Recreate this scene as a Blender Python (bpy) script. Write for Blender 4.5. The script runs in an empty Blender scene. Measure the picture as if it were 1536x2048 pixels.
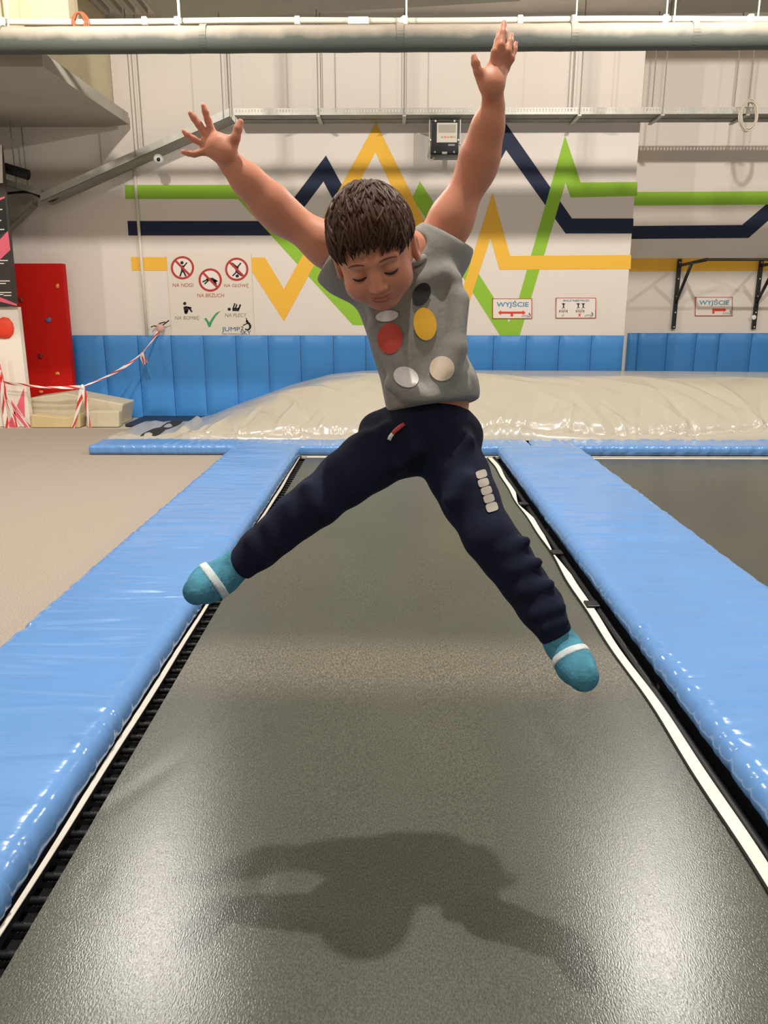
import bpy, bmesh, math, random
import numpy as np
from mathutils import Vector, Matrix, noise as mnoise
from mathutils.bvhtree import BVHTree

random.seed(7)
R = math.radians
scene = bpy.context.scene
COL = scene.collection

# ------------------------------------------------------------------ camera
FPX, CX, CY = 1540.0, 768.0, 1024.0
CAM = Vector((0.0, 0.0, 1.30))
PITCH, YAW = R(14.7), R(0.63)
cam_d = bpy.data.cameras.new('camera')
cam_d.sensor_fit = 'VERTICAL'
cam_d.sensor_height = 36.0
cam_d.lens = FPX / 2048.0 * 36.0
cam_d.clip_start = 0.05
cam_o = bpy.data.objects.new('camera', cam_d)
cam_o.location = CAM
cam_o.rotation_euler = (R(90) - PITCH, 0, YAW)
COL.objects.link(cam_o)
scene.camera = cam_o
CROT = cam_o.rotation_euler.to_matrix()

# ------------------------------------------------------------------ world, lamps, exposure
world = bpy.data.worlds.new('hall_world')
scene.world = world
world.use_nodes = True
world.node_tree.nodes['Background'].inputs[0].default_value = (0.9, 0.95, 1.0, 1)
world.node_tree.nodes['Background'].inputs[1].default_value = 0.05
scene.view_settings.view_transform = 'Standard'
scene.view_settings.look = 'None'
scene.view_settings.gamma = 1.0
scene.view_settings.exposure = 0.47
scene.view_settings.use_curve_mapping = False
LAMP_Y, LAMP_Z = 1.70, 6.80
# (x, y, z, watts, cone in degrees or 0 for an open bulb)
LAMPS = [(0.02, LAMP_Y, LAMP_Z, 920, 180), (4.6, LAMP_Y, LAMP_Z, 180, 180), (-4.6, LAMP_Y, LAMP_Z, 180, 180),
         (-2.15, 5.6, 4.2, 230, 180), (2.35, 5.6, 4.2, 255, 180), (6.6, 5.6, 4.2, 160, 180), (-6.4, 5.6, 4.2, 120, 180),
         (0.0, -4.0, LAMP_Z, 130, 180), (4.6, -4.0, LAMP_Z, 130, 180), (-4.6, -4.0, LAMP_Z, 130, 180)]
for lx, ly, lz, e, cone in LAMPS:
    ld = bpy.data.lights.new('hall_lamp_light', 'SPOT' if cone else 'POINT')
    ld.shadow_soft_size = 0.05
    ld.energy = e
    ld.color = (1.0, 0.945, 0.88)
    if cone:
        ld.spot_size = R(cone)
        ld.spot_blend = 0.5 if cone < 150 else 0.0
    lo = bpy.data.objects.new('hall_lamp_light', ld)
    lo.location = (lx, ly, lz)
    COL.objects.link(lo)


# ------------------------------------------------------------------ pixel helpers (1536 x 2048 frame)
def ray(px, py):
    v = Vector(((px - CX) / FPX, -(py - CY) / FPX, -1.0))
    return CROT @ v

def at_Y(px, py, Y):
    d = ray(px, py)
    return CAM + d * ((Y - CAM.y) / d.y)

def at_Z(px, py, Z):
    d = ray(px, py)
    return CAM + d * ((Z - CAM.z) / d.z)

def at_C(px, py, zc):
    return CAM + ray(px, py) * zc


# ------------------------------------------------------------------ materials
MATS = {}

def mat(name, col, rough=0.6, spec=0.5, metal=0.0, var=0.0, vscale=8.0, vdetail=4.0, bump=0.0, bscale=40.0,
        bvec=(1, 1, 1), vvec=(1, 1, 1), coat=0.0, rvar=0.0, sss=0.0, bdist=0.01, col2=None, bdetail=5.0, sheen=0.0):
    if name in MATS:
        return MATS[name]
    m = bpy.data.materials.new(name)
    m.use_nodes = True
    nt = m.node_tree
    b = nt.nodes['Principled BSDF']
    c = (col[0], col[1], col[2], 1)
    b.inputs['Base Color'].default_value = c
    b.inputs['Roughness'].default_value = rough
    b.inputs['Specular IOR Level'].default_value = spec
    b.inputs['Metallic'].default_value = metal
    if coat:
        b.inputs['Coat Weight'].default_value = coat
        b.inputs['Coat Roughness'].default_value = 0.12
    if sheen:
        b.inputs['Sheen Weight'].default_value = sheen
    if sss:
        b.inputs['Subsurface Weight'].default_value = sss
        b.inputs['Subsurface Radius'].default_value = (0.012, 0.005, 0.003)
        b.inputs['Subsurface Scale'].default_value = 1.0
    tc = nt.nodes.new('ShaderNodeTexCoord')
    if var or col2 or rvar:
        mp = nt.nodes.new('ShaderNodeMapping')
        mp.inputs['Scale'].default_value = vvec
        nt.links.new(tc.outputs['Object'], mp.inputs['Vector'])
        n = nt.nodes.new('ShaderNodeTexNoise')
        n.inputs['Scale'].default_value = vscale
        n.inputs['Detail'].default_value = vdetail
        nt.links.new(mp.outputs[0], n.inputs['Vector'])
        if var or col2:
            r = nt.nodes.new('ShaderNodeValToRGB')
            r.color_ramp.elements[0].position = 0.3
            r.color_ramp.elements[1].position = 0.7
            a = col2 if col2 else tuple(max(0, x * (1 - var)) for x in col)
            d = col if col2 else tuple(min(1, x * (1 + var)) for x in col)
            r.color_ramp.elements[0].color = (a[0], a[1], a[2], 1)
            r.color_ramp.elements[1].color = (d[0], d[1], d[2], 1)
            nt.links.new(n.outputs['Fac'], r.inputs['Fac'])
            nt.links.new(r.outputs['Color'], b.inputs['Base Color'])
        if rvar:
            mr = nt.nodes.new('ShaderNodeMapRange')
            mr.inputs[1].default_value = 0.3
            mr.inputs[2].default_value = 0.7
            mr.inputs[3].default_value = max(0.02, rough - rvar)
            mr.inputs[4].default_value = min(1, rough + rvar)
            nt.links.new(n.outputs['Fac'], mr.inputs[0])
            nt.links.new(mr.outputs[0], b.inputs['Roughness'])
    if bump:
        mp = nt.nodes.new('ShaderNodeMapping')
        mp.inputs['Scale'].default_value = bvec
        nt.links.new(tc.outputs['Object'], mp.inputs['Vector'])
        n = nt.nodes.new('ShaderNodeTexNoise')
        n.inputs['Scale'].default_value = bscale
        n.inputs['Detail'].default_value = bdetail
        nt.links.new(mp.outputs[0], n.inputs['Vector'])
        bp = nt.nodes.new('ShaderNodeBump')
        bp.inputs['Strength'].default_value = bump
        bp.inputs['Distance'].default_value = bdist
        nt.links.new(n.outputs['Fac'], bp.inputs['Height'])
        nt.links.new(bp.outputs['Normal'], b.inputs['Normal'])
    MATS[name] = m
    return m


def S(r, g, b):      # sRGB 0-255 to linear
    f = lambda c: (c / 255 / 12.92) if c / 255 <= 0.04045 else ((c / 255 + 0.055) / 1.055) ** 2.4
    return (f(r), f(g), f(b))


M_WALL = mat('painted_wall', S(232, 222, 210), rough=0.85, spec=0.2, var=0.015, vscale=1.5, bump=0.06, bscale=60)
M_FAR = mat('dim_far_wall', S(150, 146, 140), rough=0.9)
M_CONC = mat('concrete_soffit', S(232, 222, 206), rough=0.9, spec=0.2, var=0.08, vscale=2.5, bump=0.2, bscale=30)
M_CONC_D = mat('grey_ceiling_slab', S(178, 172, 158), rough=0.9, spec=0.2, var=0.06, vscale=2)
M_BEIGE = mat('beige_beam_paint', S(206, 193, 160), rough=0.85, spec=0.2, var=0.06, vscale=3)
M_FLOOR = mat('pit_floor', S(60, 60, 58), rough=0.9)
M_PALE_FLOOR = mat('pale_floor', S(205, 195, 178), rough=0.6, var=0.05)
M_CARPET = mat('grey_carpet', S(170, 158, 144), rough=0.98, spec=0.05, var=0.28, vscale=190, vdetail=3, bump=0.5, bscale=250, bdist=0.004)
M_GREEN = mat('green_wall_paint', S(150, 196, 62), rough=0.7, spec=0.25)
M_NAVY = mat('navy_wall_paint', S(30, 42, 66), rough=0.6, spec=0.3)
M_YELLOW = mat('yellow_wall_paint', S(246, 190, 70), rough=0.7, spec=0.25)
M_WPAD = mat('blue_wall_vinyl', S(68, 140, 208), rough=0.42, spec=0.4, bump=0.08, bscale=14)
M_VINYL_Y = mat('blue_vinyl_long', S(102, 150, 208), rough=0.2, spec=0.55, var=0.035, vscale=3, bump=0.22, bscale=5.5,
                bvec=(0.55, 3.2, 1), bdist=0.012, bdetail=3)
M_VINYL_X = mat('blue_vinyl_cross', S(102, 150, 208), rough=0.2, spec=0.55, var=0.035, vscale=3, bump=0.22, bscale=5.5,
                bvec=(3.2, 0.6, 1), bdist=0.012, bdetail=3)
M_BAG = mat('silver_grey_vinyl', S(184, 176, 159), rough=0.22, spec=0.55, var=0.03, vscale=2, bump=0.10, bscale=5, bvec=(1.6, 0.7, 1), bdist=0.015, bdetail=3)
M_WHITE_WEB = mat('cream_webbing', S(238, 228, 212), rough=0.75, spec=0.3, var=0.04, vscale=30)
M_BLACK_RUB = mat('black_rubber', S(17, 16, 16), rough=0.5, spec=0.4)
M_BLACK_WEB = mat('black_webbing', S(20, 19, 19), rough=0.7, spec=0.3)
M_STEEL_D = mat('dark_steel', S(40, 40, 42), rough=0.5, metal=0.6)
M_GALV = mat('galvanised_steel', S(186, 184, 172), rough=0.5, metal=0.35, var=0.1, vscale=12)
M_GALV_DULL = mat('dusty_tray_metal', S(140, 139, 130), rough=0.6, metal=0.3, var=0.15, vscale=6)  # duller, rougher galvanised tone for tray bottoms and the gear box
M_ROD = mat('threaded_rod_zinc', S(150, 146, 136), rough=0.5, metal=0.5)
M_PIPE = mat('insulated_pipe', S(98, 100, 92), rough=0.7, spec=0.3, var=0.15, vscale=5, bump=0.15, bscale=12)
M_CONDUIT = mat('white_conduit', S(232, 225, 208), rough=0.45)
M_BLACK = mat('black_powder_coat', S(26, 22, 22), rough=0.4)
M_GLASS_L = mat('lamp_reflector', S(214, 206, 190), rough=0.2, spec=0.8)
M_WHITE_P = mat('white_plastic', S(240, 238, 232), rough=0.4)
M_ORANGE = mat('orange_cable', S(206, 92, 52), rough=0.5)
M_CREAM_C = mat('cream_cable', S(216, 206, 184), rough=0.55)
M_SIGN = mat('sign_board_white', S(240, 229, 218), rough=0.5)
M_POSTER = mat('poster_vinyl', S(230, 219, 203), rough=0.5)
M_S_RED = mat('print_red', S(188, 50, 44), rough=0.5)
M_S_RED2 = mat('print_bright_red', S(232, 66, 46), rough=0.5)
M_S_BLACK = mat('print_black', S(20, 18, 18), rough=0.5)
M_S_BLUE = mat('print_blue', S(86, 146, 176), rough=0.5)
M_S_BLUE2 = mat('print_deep_blue', S(32, 96, 140), rough=0.5)
M_S_GREEN = mat('print_green', S(70, 160, 96), rough=0.5)
M_S_OLIVE = mat('print_dull_green', S(140, 150, 122), rough=0.5)
M_S_BROWN = mat('print_red_brown', S(190, 96, 74), rough=0.5)
M_S_GREY = mat('print_grey', S(150, 150, 148), rough=0.5)
M_RED_P = mat('red_climbing_panel', S(196, 24, 16), rough=0.7, spec=0.2, var=0.05, vscale=60, bump=0.3, bscale=160, bdist=0.004)
M_WHITE_PANEL = mat('white_climbing_panel', S(238, 228, 212), rough=0.6)
M_BANNER = mat('dark_banner', S(58, 52, 46), rough=0.5, var=0.2, vscale=2)
M_PINK = mat('pink_print', S(236, 104, 124), rough=0.5)
M_HOLD_R = mat('red_hold', S(236, 66, 30), rough=0.55)
M_HOLD_Y = mat('orange_hold', S(226, 142, 78), rough=0.55)
M_HOLD_B = mat('blue_grey_hold', S(92, 100, 130), rough=0.55)
M_HOLD_D = mat('dark_red_hold', S(120, 22, 20), rough=0.55)
M_BOX = mat('beige_vinyl_block', S(206, 194, 166), rough=0.45, var=0.03, bump=0.1, bscale=8)
M_BOX2 = mat('tan_vinyl_block', S(212, 190, 142), rough=0.4, var=0.04, bump=0.1, bscale=8)
M_NAVY_MAT = mat('navy_floor_mat', S(26, 36, 58), rough=0.5)
M_BLACK_STRIP = mat('black_hook_strip', S(34, 33, 34), rough=0.8)
M_SKIN = mat('skin', S(210, 142, 112), rough=0.5, spec=0.35, var=0.05, vscale=14, sss=0.25)
M_HAIR = mat('brown_hair', S(72, 45, 27), rough=0.55, spec=0.3, var=0.35, vscale=60)
M_SHIRT = mat('grey_marl_cotton', S(150, 148, 142), rough=0.92, spec=0.1, var=0.06, vscale=120, bump=0.25, bscale=26, bdist=0.006, bdetail=3)
M_TROUSER = mat('navy_jersey', S(28, 32, 50), rough=0.9, spec=0.15, var=0.12, vscale=40, bump=0.35, bscale=22, bdist=0.008, bdetail=3)
M_SOCK = mat('teal_sock', S(74, 132, 152), rough=0.95, spec=0.1, var=0.28, vscale=26, bump=0.3, bscale=120)
M_SOCK_W = mat('pale_sock_band', S(196, 206, 206), rough=0.95, var=0.1, vscale=60)
M_LIP = mat('lip', S(190, 96, 92), rough=0.4)
M_LASH = mat('lash', S(38, 22, 18), rough=0.6)
M_BROW = mat('eyebrow_hair', S(112, 72, 54), rough=0.8)
M_P_YEL = mat('shirt_print_yellow', S(236, 180, 48), rough=0.8)
M_P_RED = mat('shirt_print_red', S(206, 76, 64), rough=0.8)
M_P_CREAM = mat('shirt_print_cream', S(226, 208, 184), rough=0.8)
M_P_WHITE = mat('shirt_print_white', S(234, 230, 224), rough=0.8)
M_P_DARK = mat('shirt_print_dark', S(30, 28, 28), rough=0.8)
M_STRING = mat('red_drawstring', S(196, 74, 72), rough=0.8)
M_LETTER = mat('white_letter_print', S(170, 162, 150), rough=0.8)


def make_mat_surface():
    """woven black trampoline bed: fine weave relief, sheen, paler cross band, faint creases"""
    m = bpy.data.materials.new('woven_trampoline_bed')
    m.use_nodes = True
    nt = m.node_tree
    b = nt.nodes['Principled BSDF']
    b.inputs['Specular IOR Level'].default_value = 0.66
    tc = nt.nodes.new('ShaderNodeTexCoord')

    def noise(scale, vec, detail=4.0):
        mp = nt.nodes.new('ShaderNodeMapping')
        mp.inputs['Scale'].default_value = vec
        nt.links.new(tc.outputs['Object'], mp.inputs['Vector'])
        n = nt.nodes.new('ShaderNodeTexNoise')
        n.inputs['Scale'].default_value = scale
        n.inputs['Detail'].default_value = detail
        nt.links.new(mp.outputs[0], n.inputs['Vector'])
        return n
    big = noise(1.1, (1, 0.6, 1), 6)
    ramp = nt.nodes.new('ShaderNodeValToRGB')
    ramp.color_ramp.elements[0].position = 0.32
    ramp.color_ramp.elements[1].position = 0.68
    ramp.color_ramp.elements[0].color = (*S(71, 73, 64), 1)
    ramp.color_ramp.elements[1].color = (*S(83, 83, 72), 1)
    nt.links.new(big.outputs['Fac'], ramp.inputs['Fac'])
    weave = noise(300, (1, 0.5, 1), 2)
    # paler, streaky band mixed into the colour across the bed
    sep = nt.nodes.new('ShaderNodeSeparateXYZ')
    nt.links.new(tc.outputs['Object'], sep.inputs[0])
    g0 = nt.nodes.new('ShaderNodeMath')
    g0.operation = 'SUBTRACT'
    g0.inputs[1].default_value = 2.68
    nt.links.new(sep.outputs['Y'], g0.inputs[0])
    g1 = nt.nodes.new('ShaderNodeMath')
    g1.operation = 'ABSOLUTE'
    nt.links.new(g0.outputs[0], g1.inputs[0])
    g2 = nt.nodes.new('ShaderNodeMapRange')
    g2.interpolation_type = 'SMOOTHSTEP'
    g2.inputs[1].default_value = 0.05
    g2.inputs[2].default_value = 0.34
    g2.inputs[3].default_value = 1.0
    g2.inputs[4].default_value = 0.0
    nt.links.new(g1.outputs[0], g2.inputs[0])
    band_noise = noise(170, (1.0, 0.35, 1), 6)
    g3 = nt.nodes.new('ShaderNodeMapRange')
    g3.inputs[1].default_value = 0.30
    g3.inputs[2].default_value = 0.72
    nt.links.new(band_noise.outputs['Fac'], g3.inputs[0])
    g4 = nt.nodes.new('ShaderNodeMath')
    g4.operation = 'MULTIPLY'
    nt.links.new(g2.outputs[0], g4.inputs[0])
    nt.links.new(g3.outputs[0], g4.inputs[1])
    band_mix = nt.nodes.new('ShaderNodeMix')
    band_mix.data_type = 'RGBA'
    band_mix.inputs['B'].default_value = (*S(172, 160, 144), 1)
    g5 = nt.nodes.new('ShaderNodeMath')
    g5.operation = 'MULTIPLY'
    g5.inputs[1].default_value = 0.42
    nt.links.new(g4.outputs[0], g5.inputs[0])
    nt.links.new(g5.outputs[0], band_mix.inputs['Factor'])
    nt.links.new(ramp.outputs['Color'], band_mix.inputs['A'])
    wr = nt.nodes.new('ShaderNodeMapRange')
    wr.inputs[1].default_value = 0.33
    wr.inputs[2].default_value = 0.67
    wr.inputs[3].default_value = 0.62
    wr.inputs[4].default_value = 1.3
    nt.links.new(weave.outputs['Fac'], wr.inputs[0])
    mix = nt.nodes.new('ShaderNodeMix')
    mix.data_type = 'RGBA'
    mix.blend_type = 'MULTIPLY'
    mix.inputs['Factor'].default_value = 1.0
    nt.links.new(band_mix.outputs['Result'], mix.inputs['A'])
    nt.links.new(wr.outputs[0], mix.inputs['B'])
    nt.links.new(mix.outputs['Result'], b.inputs['Base Color'])
    rn = noise(2.2, (0.5, 1.6, 1), 5)
    mr = nt.nodes.new('ShaderNodeMapRange')
    mr.inputs[1].default_value = 0.3
    mr.inputs[2].default_value = 0.7
    mr.inputs[3].default_value = 0.25
    mr.inputs[4].default_value = 0.27
    nt.links.new(rn.outputs['Fac'], mr.inputs[0])
    nt.links.new(mr.outputs[0], b.inputs['Roughness'])
    b.inputs['Anisotropic'].default_value = 0.7
    uvm = nt.nodes.new('ShaderNodeTangent')
    uvm.direction_type = 'UV_MAP'
    uvm.uv_map = 'UVMap'
    nt.links.new(uvm.outputs[0], b.inputs['Tangent'])
    bp = nt.nodes.new('ShaderNodeBump')
    bp.inputs['Strength'].default_value = 0.3
    bp.inputs['Distance'].default_value = 0.0012
    nt.links.new(weave.outputs['Fac'], bp.inputs['Height'])
    nt.links.new(bp.outputs['Normal'], b.inputs['Normal'])
    return m


def make_tape_mat():
    m = bpy.data.materials.new('red_white_barrier_film')
    m.use_nodes = True
    nt = m.node_tree
    b = nt.nodes['Principled BSDF']
    b.inputs['Roughness'].default_value = 0.35
    at = nt.nodes.new('ShaderNodeUVMap')
    w = nt.nodes.new('ShaderNodeTexWave')
    w.wave_type = 'BANDS'
    w.bands_direction = 'DIAGONAL'
    w.inputs['Scale'].default_value = 1.0
    nt.links.new(at.outputs['UV'], w.inputs['Vector'])
    r = nt.nodes.new('ShaderNodeValToRGB')
    r.color_ramp.interpolation = 'CONSTANT'
    r.color_ramp.elements[0].color = (*S(240, 232, 226), 1)
    r.color_ramp.elements[1].position = 0.66
    r.color_ramp.elements[1].color = (*S(214, 62, 44), 1)
    nt.links.new(w.outputs['Fac'], r.inputs['Fac'])
    nt.links.new(r.outputs['Color'], b.inputs['Base Color'])
    return m


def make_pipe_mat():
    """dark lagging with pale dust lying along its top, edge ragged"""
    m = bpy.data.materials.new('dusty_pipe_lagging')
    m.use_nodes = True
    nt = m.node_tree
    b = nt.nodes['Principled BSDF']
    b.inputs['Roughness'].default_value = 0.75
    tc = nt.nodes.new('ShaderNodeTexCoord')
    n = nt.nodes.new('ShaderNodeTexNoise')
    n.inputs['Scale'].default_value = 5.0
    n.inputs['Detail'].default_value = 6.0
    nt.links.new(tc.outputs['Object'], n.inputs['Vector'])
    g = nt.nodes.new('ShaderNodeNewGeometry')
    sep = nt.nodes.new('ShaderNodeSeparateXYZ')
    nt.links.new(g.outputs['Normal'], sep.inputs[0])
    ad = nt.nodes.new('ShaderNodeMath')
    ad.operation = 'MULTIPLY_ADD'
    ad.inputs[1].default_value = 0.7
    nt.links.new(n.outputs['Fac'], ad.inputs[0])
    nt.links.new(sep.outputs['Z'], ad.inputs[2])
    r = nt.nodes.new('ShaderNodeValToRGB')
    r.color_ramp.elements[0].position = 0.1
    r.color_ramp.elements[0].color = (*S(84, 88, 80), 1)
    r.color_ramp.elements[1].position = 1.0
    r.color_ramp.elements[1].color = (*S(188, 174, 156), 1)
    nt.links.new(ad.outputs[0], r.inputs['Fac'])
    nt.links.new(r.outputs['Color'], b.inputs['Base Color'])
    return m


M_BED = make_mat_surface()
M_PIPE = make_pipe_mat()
M_TAPE = make_tape_mat()


# ------------------------------------------------------------------ object helpers
def tag(o, label=None, cat=None, group=None, kind=None):
    if label:
        o['label'] = label
    if cat:
        o['category'] = cat
    if group:
        o['group'] = group
    if kind:
        o['kind'] = kind
    return o


def attach(o, parent):
    if parent is None:
        return
    o.parent = parent
    if parent.parent is None:
        o.matrix_parent_inverse = Matrix.Translation(-Vector(parent.location))


def link_mesh(name, me, m, parent=None, smooth=False):
    """mesh given in world coordinates; a top-level mesh gets its origin at its base"""
    if m is not None and not me.materials:
        me.materials.append(m)
    if smooth:
        me.polygons.foreach_set('use_smooth', [True] * len(me.polygons))
    o = bpy.data.objects.new(name, me)
    COL.objects.link(o)
    if parent is None:
        n = len(me.vertices)
        a = np.empty(n * 3)
        me.vertices.foreach_get('co', a)
        a = a.reshape(-1, 3)
        lo, hi = a.min(0), a.max(0)
        org = Vector(((lo[0] + hi[0]) / 2, (lo[1] + hi[1]) / 2, lo[2]))
        me.transform(Matrix.Translation(-org))
        o.location = org
    else:
        attach(o, parent)
    return o


def empty(name, loc):
    o = bpy.data.objects.new(name, None)
    o.empty_display_size = 0.1
    o.location = loc
    COL.objects.link(o)
    return o


class MB:
    """collects shapes for one mesh"""
    def __init__(self):
        self.v, self.f = [], []

    def add(self, vs, fs):
        n = len(self.v)
        self.v += [tuple(p) for p in vs]
        self.f += [tuple(i + n for i in f) for f in fs]
        return self

    def box(self, x0, x1, y0, y1, z0, z1, mtx=None):
        vs = [Vector((x, y, z)) for x in (x0, x1) for y in (y0, y1) for z in (z0, z1)]
        if mtx is not None:
            vs = [mtx @ p for p in vs]
        return self.add(vs, [(0, 1, 3, 2), (4, 6, 7, 5), (0, 4, 5, 1), (2, 3, 7, 6), (0, 2, 6, 4), (1, 5, 7, 3)])

    def tube(self, pts, r, n=10, cap=True, closed=False, flat=1.0):
        pts = [Vector(p) for p in pts]
        rs = r if isinstance(r, (list, tuple)) else [r] * len(pts)
        vs, fs = [], []
        up = None
        m = len(pts)
        for i, p in enumerate(pts):
            if closed:
                t = pts[(i + 1) % m] - pts[i - 1]
            else:
                t = pts[min(i + 1, m - 1)] - pts[max(i - 1, 0)]
            t.normalize()
            if up is None:
                up = Vector((0, 0, 1)) if abs(t.z) < 0.9 else Vector((1, 0, 0))
            s = t.cross(up)
            if s.length < 1e-6:
                s = t.cross(Vector((0, 1, 0)))
            s.normalize()
            up = s.cross(t).normalized()
            for k in range(n):
                a = 2 * math.pi * k / n
                vs.append(p + s * math.cos(a) * rs[i] + up * math.sin(a) * rs[i] * flat)
        segs = m if closed else m - 1
        for i in range(segs):
            j = (i + 1) % m
            for k in range(n):
                k2 = (k + 1) % n
                fs.append((i * n + k, i * n + k2, j * n + k2, j * n + k))
        if cap and not closed:
            fs.append(tuple(range(n - 1, -1, -1)))
            fs.append(tuple((m - 1) * n + k for k in range(n)))
        return self.add(vs, fs)

    def ball(self, c, r, nu=14, nv=9, mtx=None):
        c = Vector(c)
        rr = Vector(r) if not isinstance(r, (int, float)) else Vector((r, r, r))
        vs, fs = [], []
        for j in range(nv + 1):
            th = math.pi * j / nv
            for i in range(nu):
                ph = 2 * math.pi * i / nu
                q = Vector((math.sin(th) * math.cos(ph) * rr.x, math.sin(th) * math.sin(ph) * rr.y, math.cos(th) * rr.z))
                if mtx is not None:
                    q = mtx @ q
                vs.append(c + q)
        for j in range(nv):
            for i in range(nu):
                i2 = (i + 1) % nu
                fs.append((j * nu + i, (j + 1) * nu + i, (j + 1) * nu + i2, j * nu + i2))
        return self.add(vs, fs)

    def prism(self, poly, vec):
        """polygon (world points) extruded by vec"""
        n = len(poly)
        a = [Vector(p) for p in poly]
        vec = Vector(vec)
        vs = a + [p + vec for p in a]
        fs = [tuple(range(n)), tuple(range(2 * n - 1, n - 1, -1))]
        for i in range(n):
            j = (i + 1) % n
            fs.append((i, i + n, j + n, j))
        return self.add(vs, fs)

    def grid(self, pts, nu, nv):
        fs = []
        for i in range(nu - 1):
            for j in range(nv - 1):
                fs.append((i * nv + j, (i + 1) * nv + j, (i + 1) * nv + j + 1, i * nv + j + 1))
        return self.add(pts, fs)

    def mesh(self, name, fix=True, tri=False):
        me = bpy.data.meshes.new(name)
        me.from_pydata(self.v, [], self.f)
        if fix:
            bm = bmesh.new()
            bm.from_mesh(me)
            if tri:
                bmesh.ops.triangulate(bm, faces=bm.faces)
            bmesh.ops.recalc_face_normals(bm, faces=bm.faces)
            bm.to_mesh(me)
            bm.free()
        me.update()
        return me

    def build(self, name, m, parent=None, smooth=False, bevel=0.0, tri=False):
        me = self.mesh(name, tri=tri)
        if bevel:
            bm = bmesh.new()
            bm.from_mesh(me)
            bmesh.ops.bevel(bm, geom=list(bm.edges), offset=bevel, segments=2, affect='EDGES', profile=0.6)
            bm.to_mesh(me)
            bm.free()
        return link_mesh(name, me, m, parent, smooth)


def smooth_angle(o, deg=40):
    me = o.data
    me.polygons.foreach_set('use_smooth', [True] * len(me.polygons))
    bm = bmesh.new()
    bm.from_mesh(me)
    for e in bm.edges:
        if len(e.link_faces) == 2 and e.calc_face_angle(0) > R(deg):
            e.smooth = False
    bm.to_mesh(me)
    bm.free()
    return o


def catmull(pts, n=8):
    pts = [Vector(p) for p in pts]
    q = [pts[0] * 2 - pts[1]] + pts + [pts[-1] * 2 - pts[-2]]
    out = []
    for i in range(1, len(q) - 2):
        for k in range(n):
            t = k / n
            p0, p1, p2, p3 = q[i - 1], q[i], q[i + 1], q[i + 2]
            out.append(0.5 * ((2 * p1) + (p2 - p0) * t + (2 * p0 - 5 * p1 + 4 * p2 - p3) * t * t + (3 * p1 - p0 - 3 * p2 + p3) * t ** 3))
    out.append(pts[-1])
    return out


# ------------------------------------------------------------------ measures of the hall
WY = 9.62            # main back wall
RY = 10.40           # recessed back wall on the right
CEIL = 4.46
HIGH = 7.40           # the hall is taller in front of the low rear bay
XE = at_Y(1264, 460, WY).x     # where the main wall ends
DECK_X = -0.93       # edge of the carpet deck
BACK_Y = 6.99        # far edge of the trampoline pit
PIT = -0.60

# ------------------------------------------------------------------ structure
def struct(name, m, *boxes, parent=None):
    b = MB()
    for q in boxes:
        b.box(*q)
    o = b.build(name, m, parent)
    return tag(o, kind='structure')


struct('floor', M_FLOOR, (DECK_X, 8.0, -6.5, BACK_Y, PIT - 0.1, PIT))
struct('floor_carpet', M_CARPET, (-8.0, DECK_X, -6.5, 8.66, PIT - 0.1, 0.0))
struct('floor_back', M_PALE_FLOOR, (DECK_X, 8.0, BACK_Y, RY, PIT - 0.1, -0.004), (-8.0, DECK_X, 8.66, WY, PIT - 0.1, -0.006))
wall_back = struct('wall_back', M_WALL, (-8.0, XE, WY, RY + 0.15, PIT, CEIL))
wall_recess = struct('wall_recess', M_WALL, (XE, 8.0, RY, RY + 0.15, PIT, CEIL))
struct('wall_left', M_FAR, (-8.15, -8.0, -6.5, RY, PIT, HIGH))
struct('wall_right', M_FAR, (8.0, 8.15, -6.5, RY, PIT, HIGH))
struct('wall_front', M_FAR, (-8.0, 8.0, -6.65, -6.5, PIT, HIGH))
ceiling = struct('ceiling', M_CONC, (-8.0, 8.0, 4.60, RY + 0.15, CEIL, CEIL + 0.15))
struct('ceiling_high', M_CONC_D, (-8.15, 8.15, -6.65, 4.75, HIGH, HIGH + 0.15))
struct('wall_riser', M_FAR, (-8.0, 8.0, 4.60, 4.75, CEIL + 0.15, HIGH))

# darker dropped slabs of the ceiling
def slab(name, pix, zb, m, extra=(), h=None):
    poly = [at_Z(px, py, zb) for px, py in pix] + [Vector((x, y, zb)) for x, y in extra]
    o = MB().prism(poly, (0, 0, (h if h else CEIL - zb - 0.001))).build(name, m)
    return tag(o, kind='structure')


zs = CEIL - 0.10
pA, pB = at_Z(330, 44, zs), at_Z(1040, 2, zs)
slab('ceiling_slab_centre', [(330, 44), (1040, 2)], zs, M_CONC_D, extra=[(pB.x, 4.7), (pA.x - 0.2, 4.7)])
pC = at_Z(1336, 30, zs)
slab('ceiling_slab_right', [(1336, 30), (1600, 22)], zs, M_CONC_D, extra=[(at_Z(1600, 22, zs).x, 4.7), (pC.x + 0.05, 4.7)])
for i in range(7):
    p = at_Z(205 + i * 26, 20, CEIL - 0.06)
    struct('trim_%d' % (i + 1), M_CONC_D, (p.x - 0.03, p.x + 0.03, 5.6, WY - 0.2, CEIL - 0.06, CEIL - 0.001))

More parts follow.
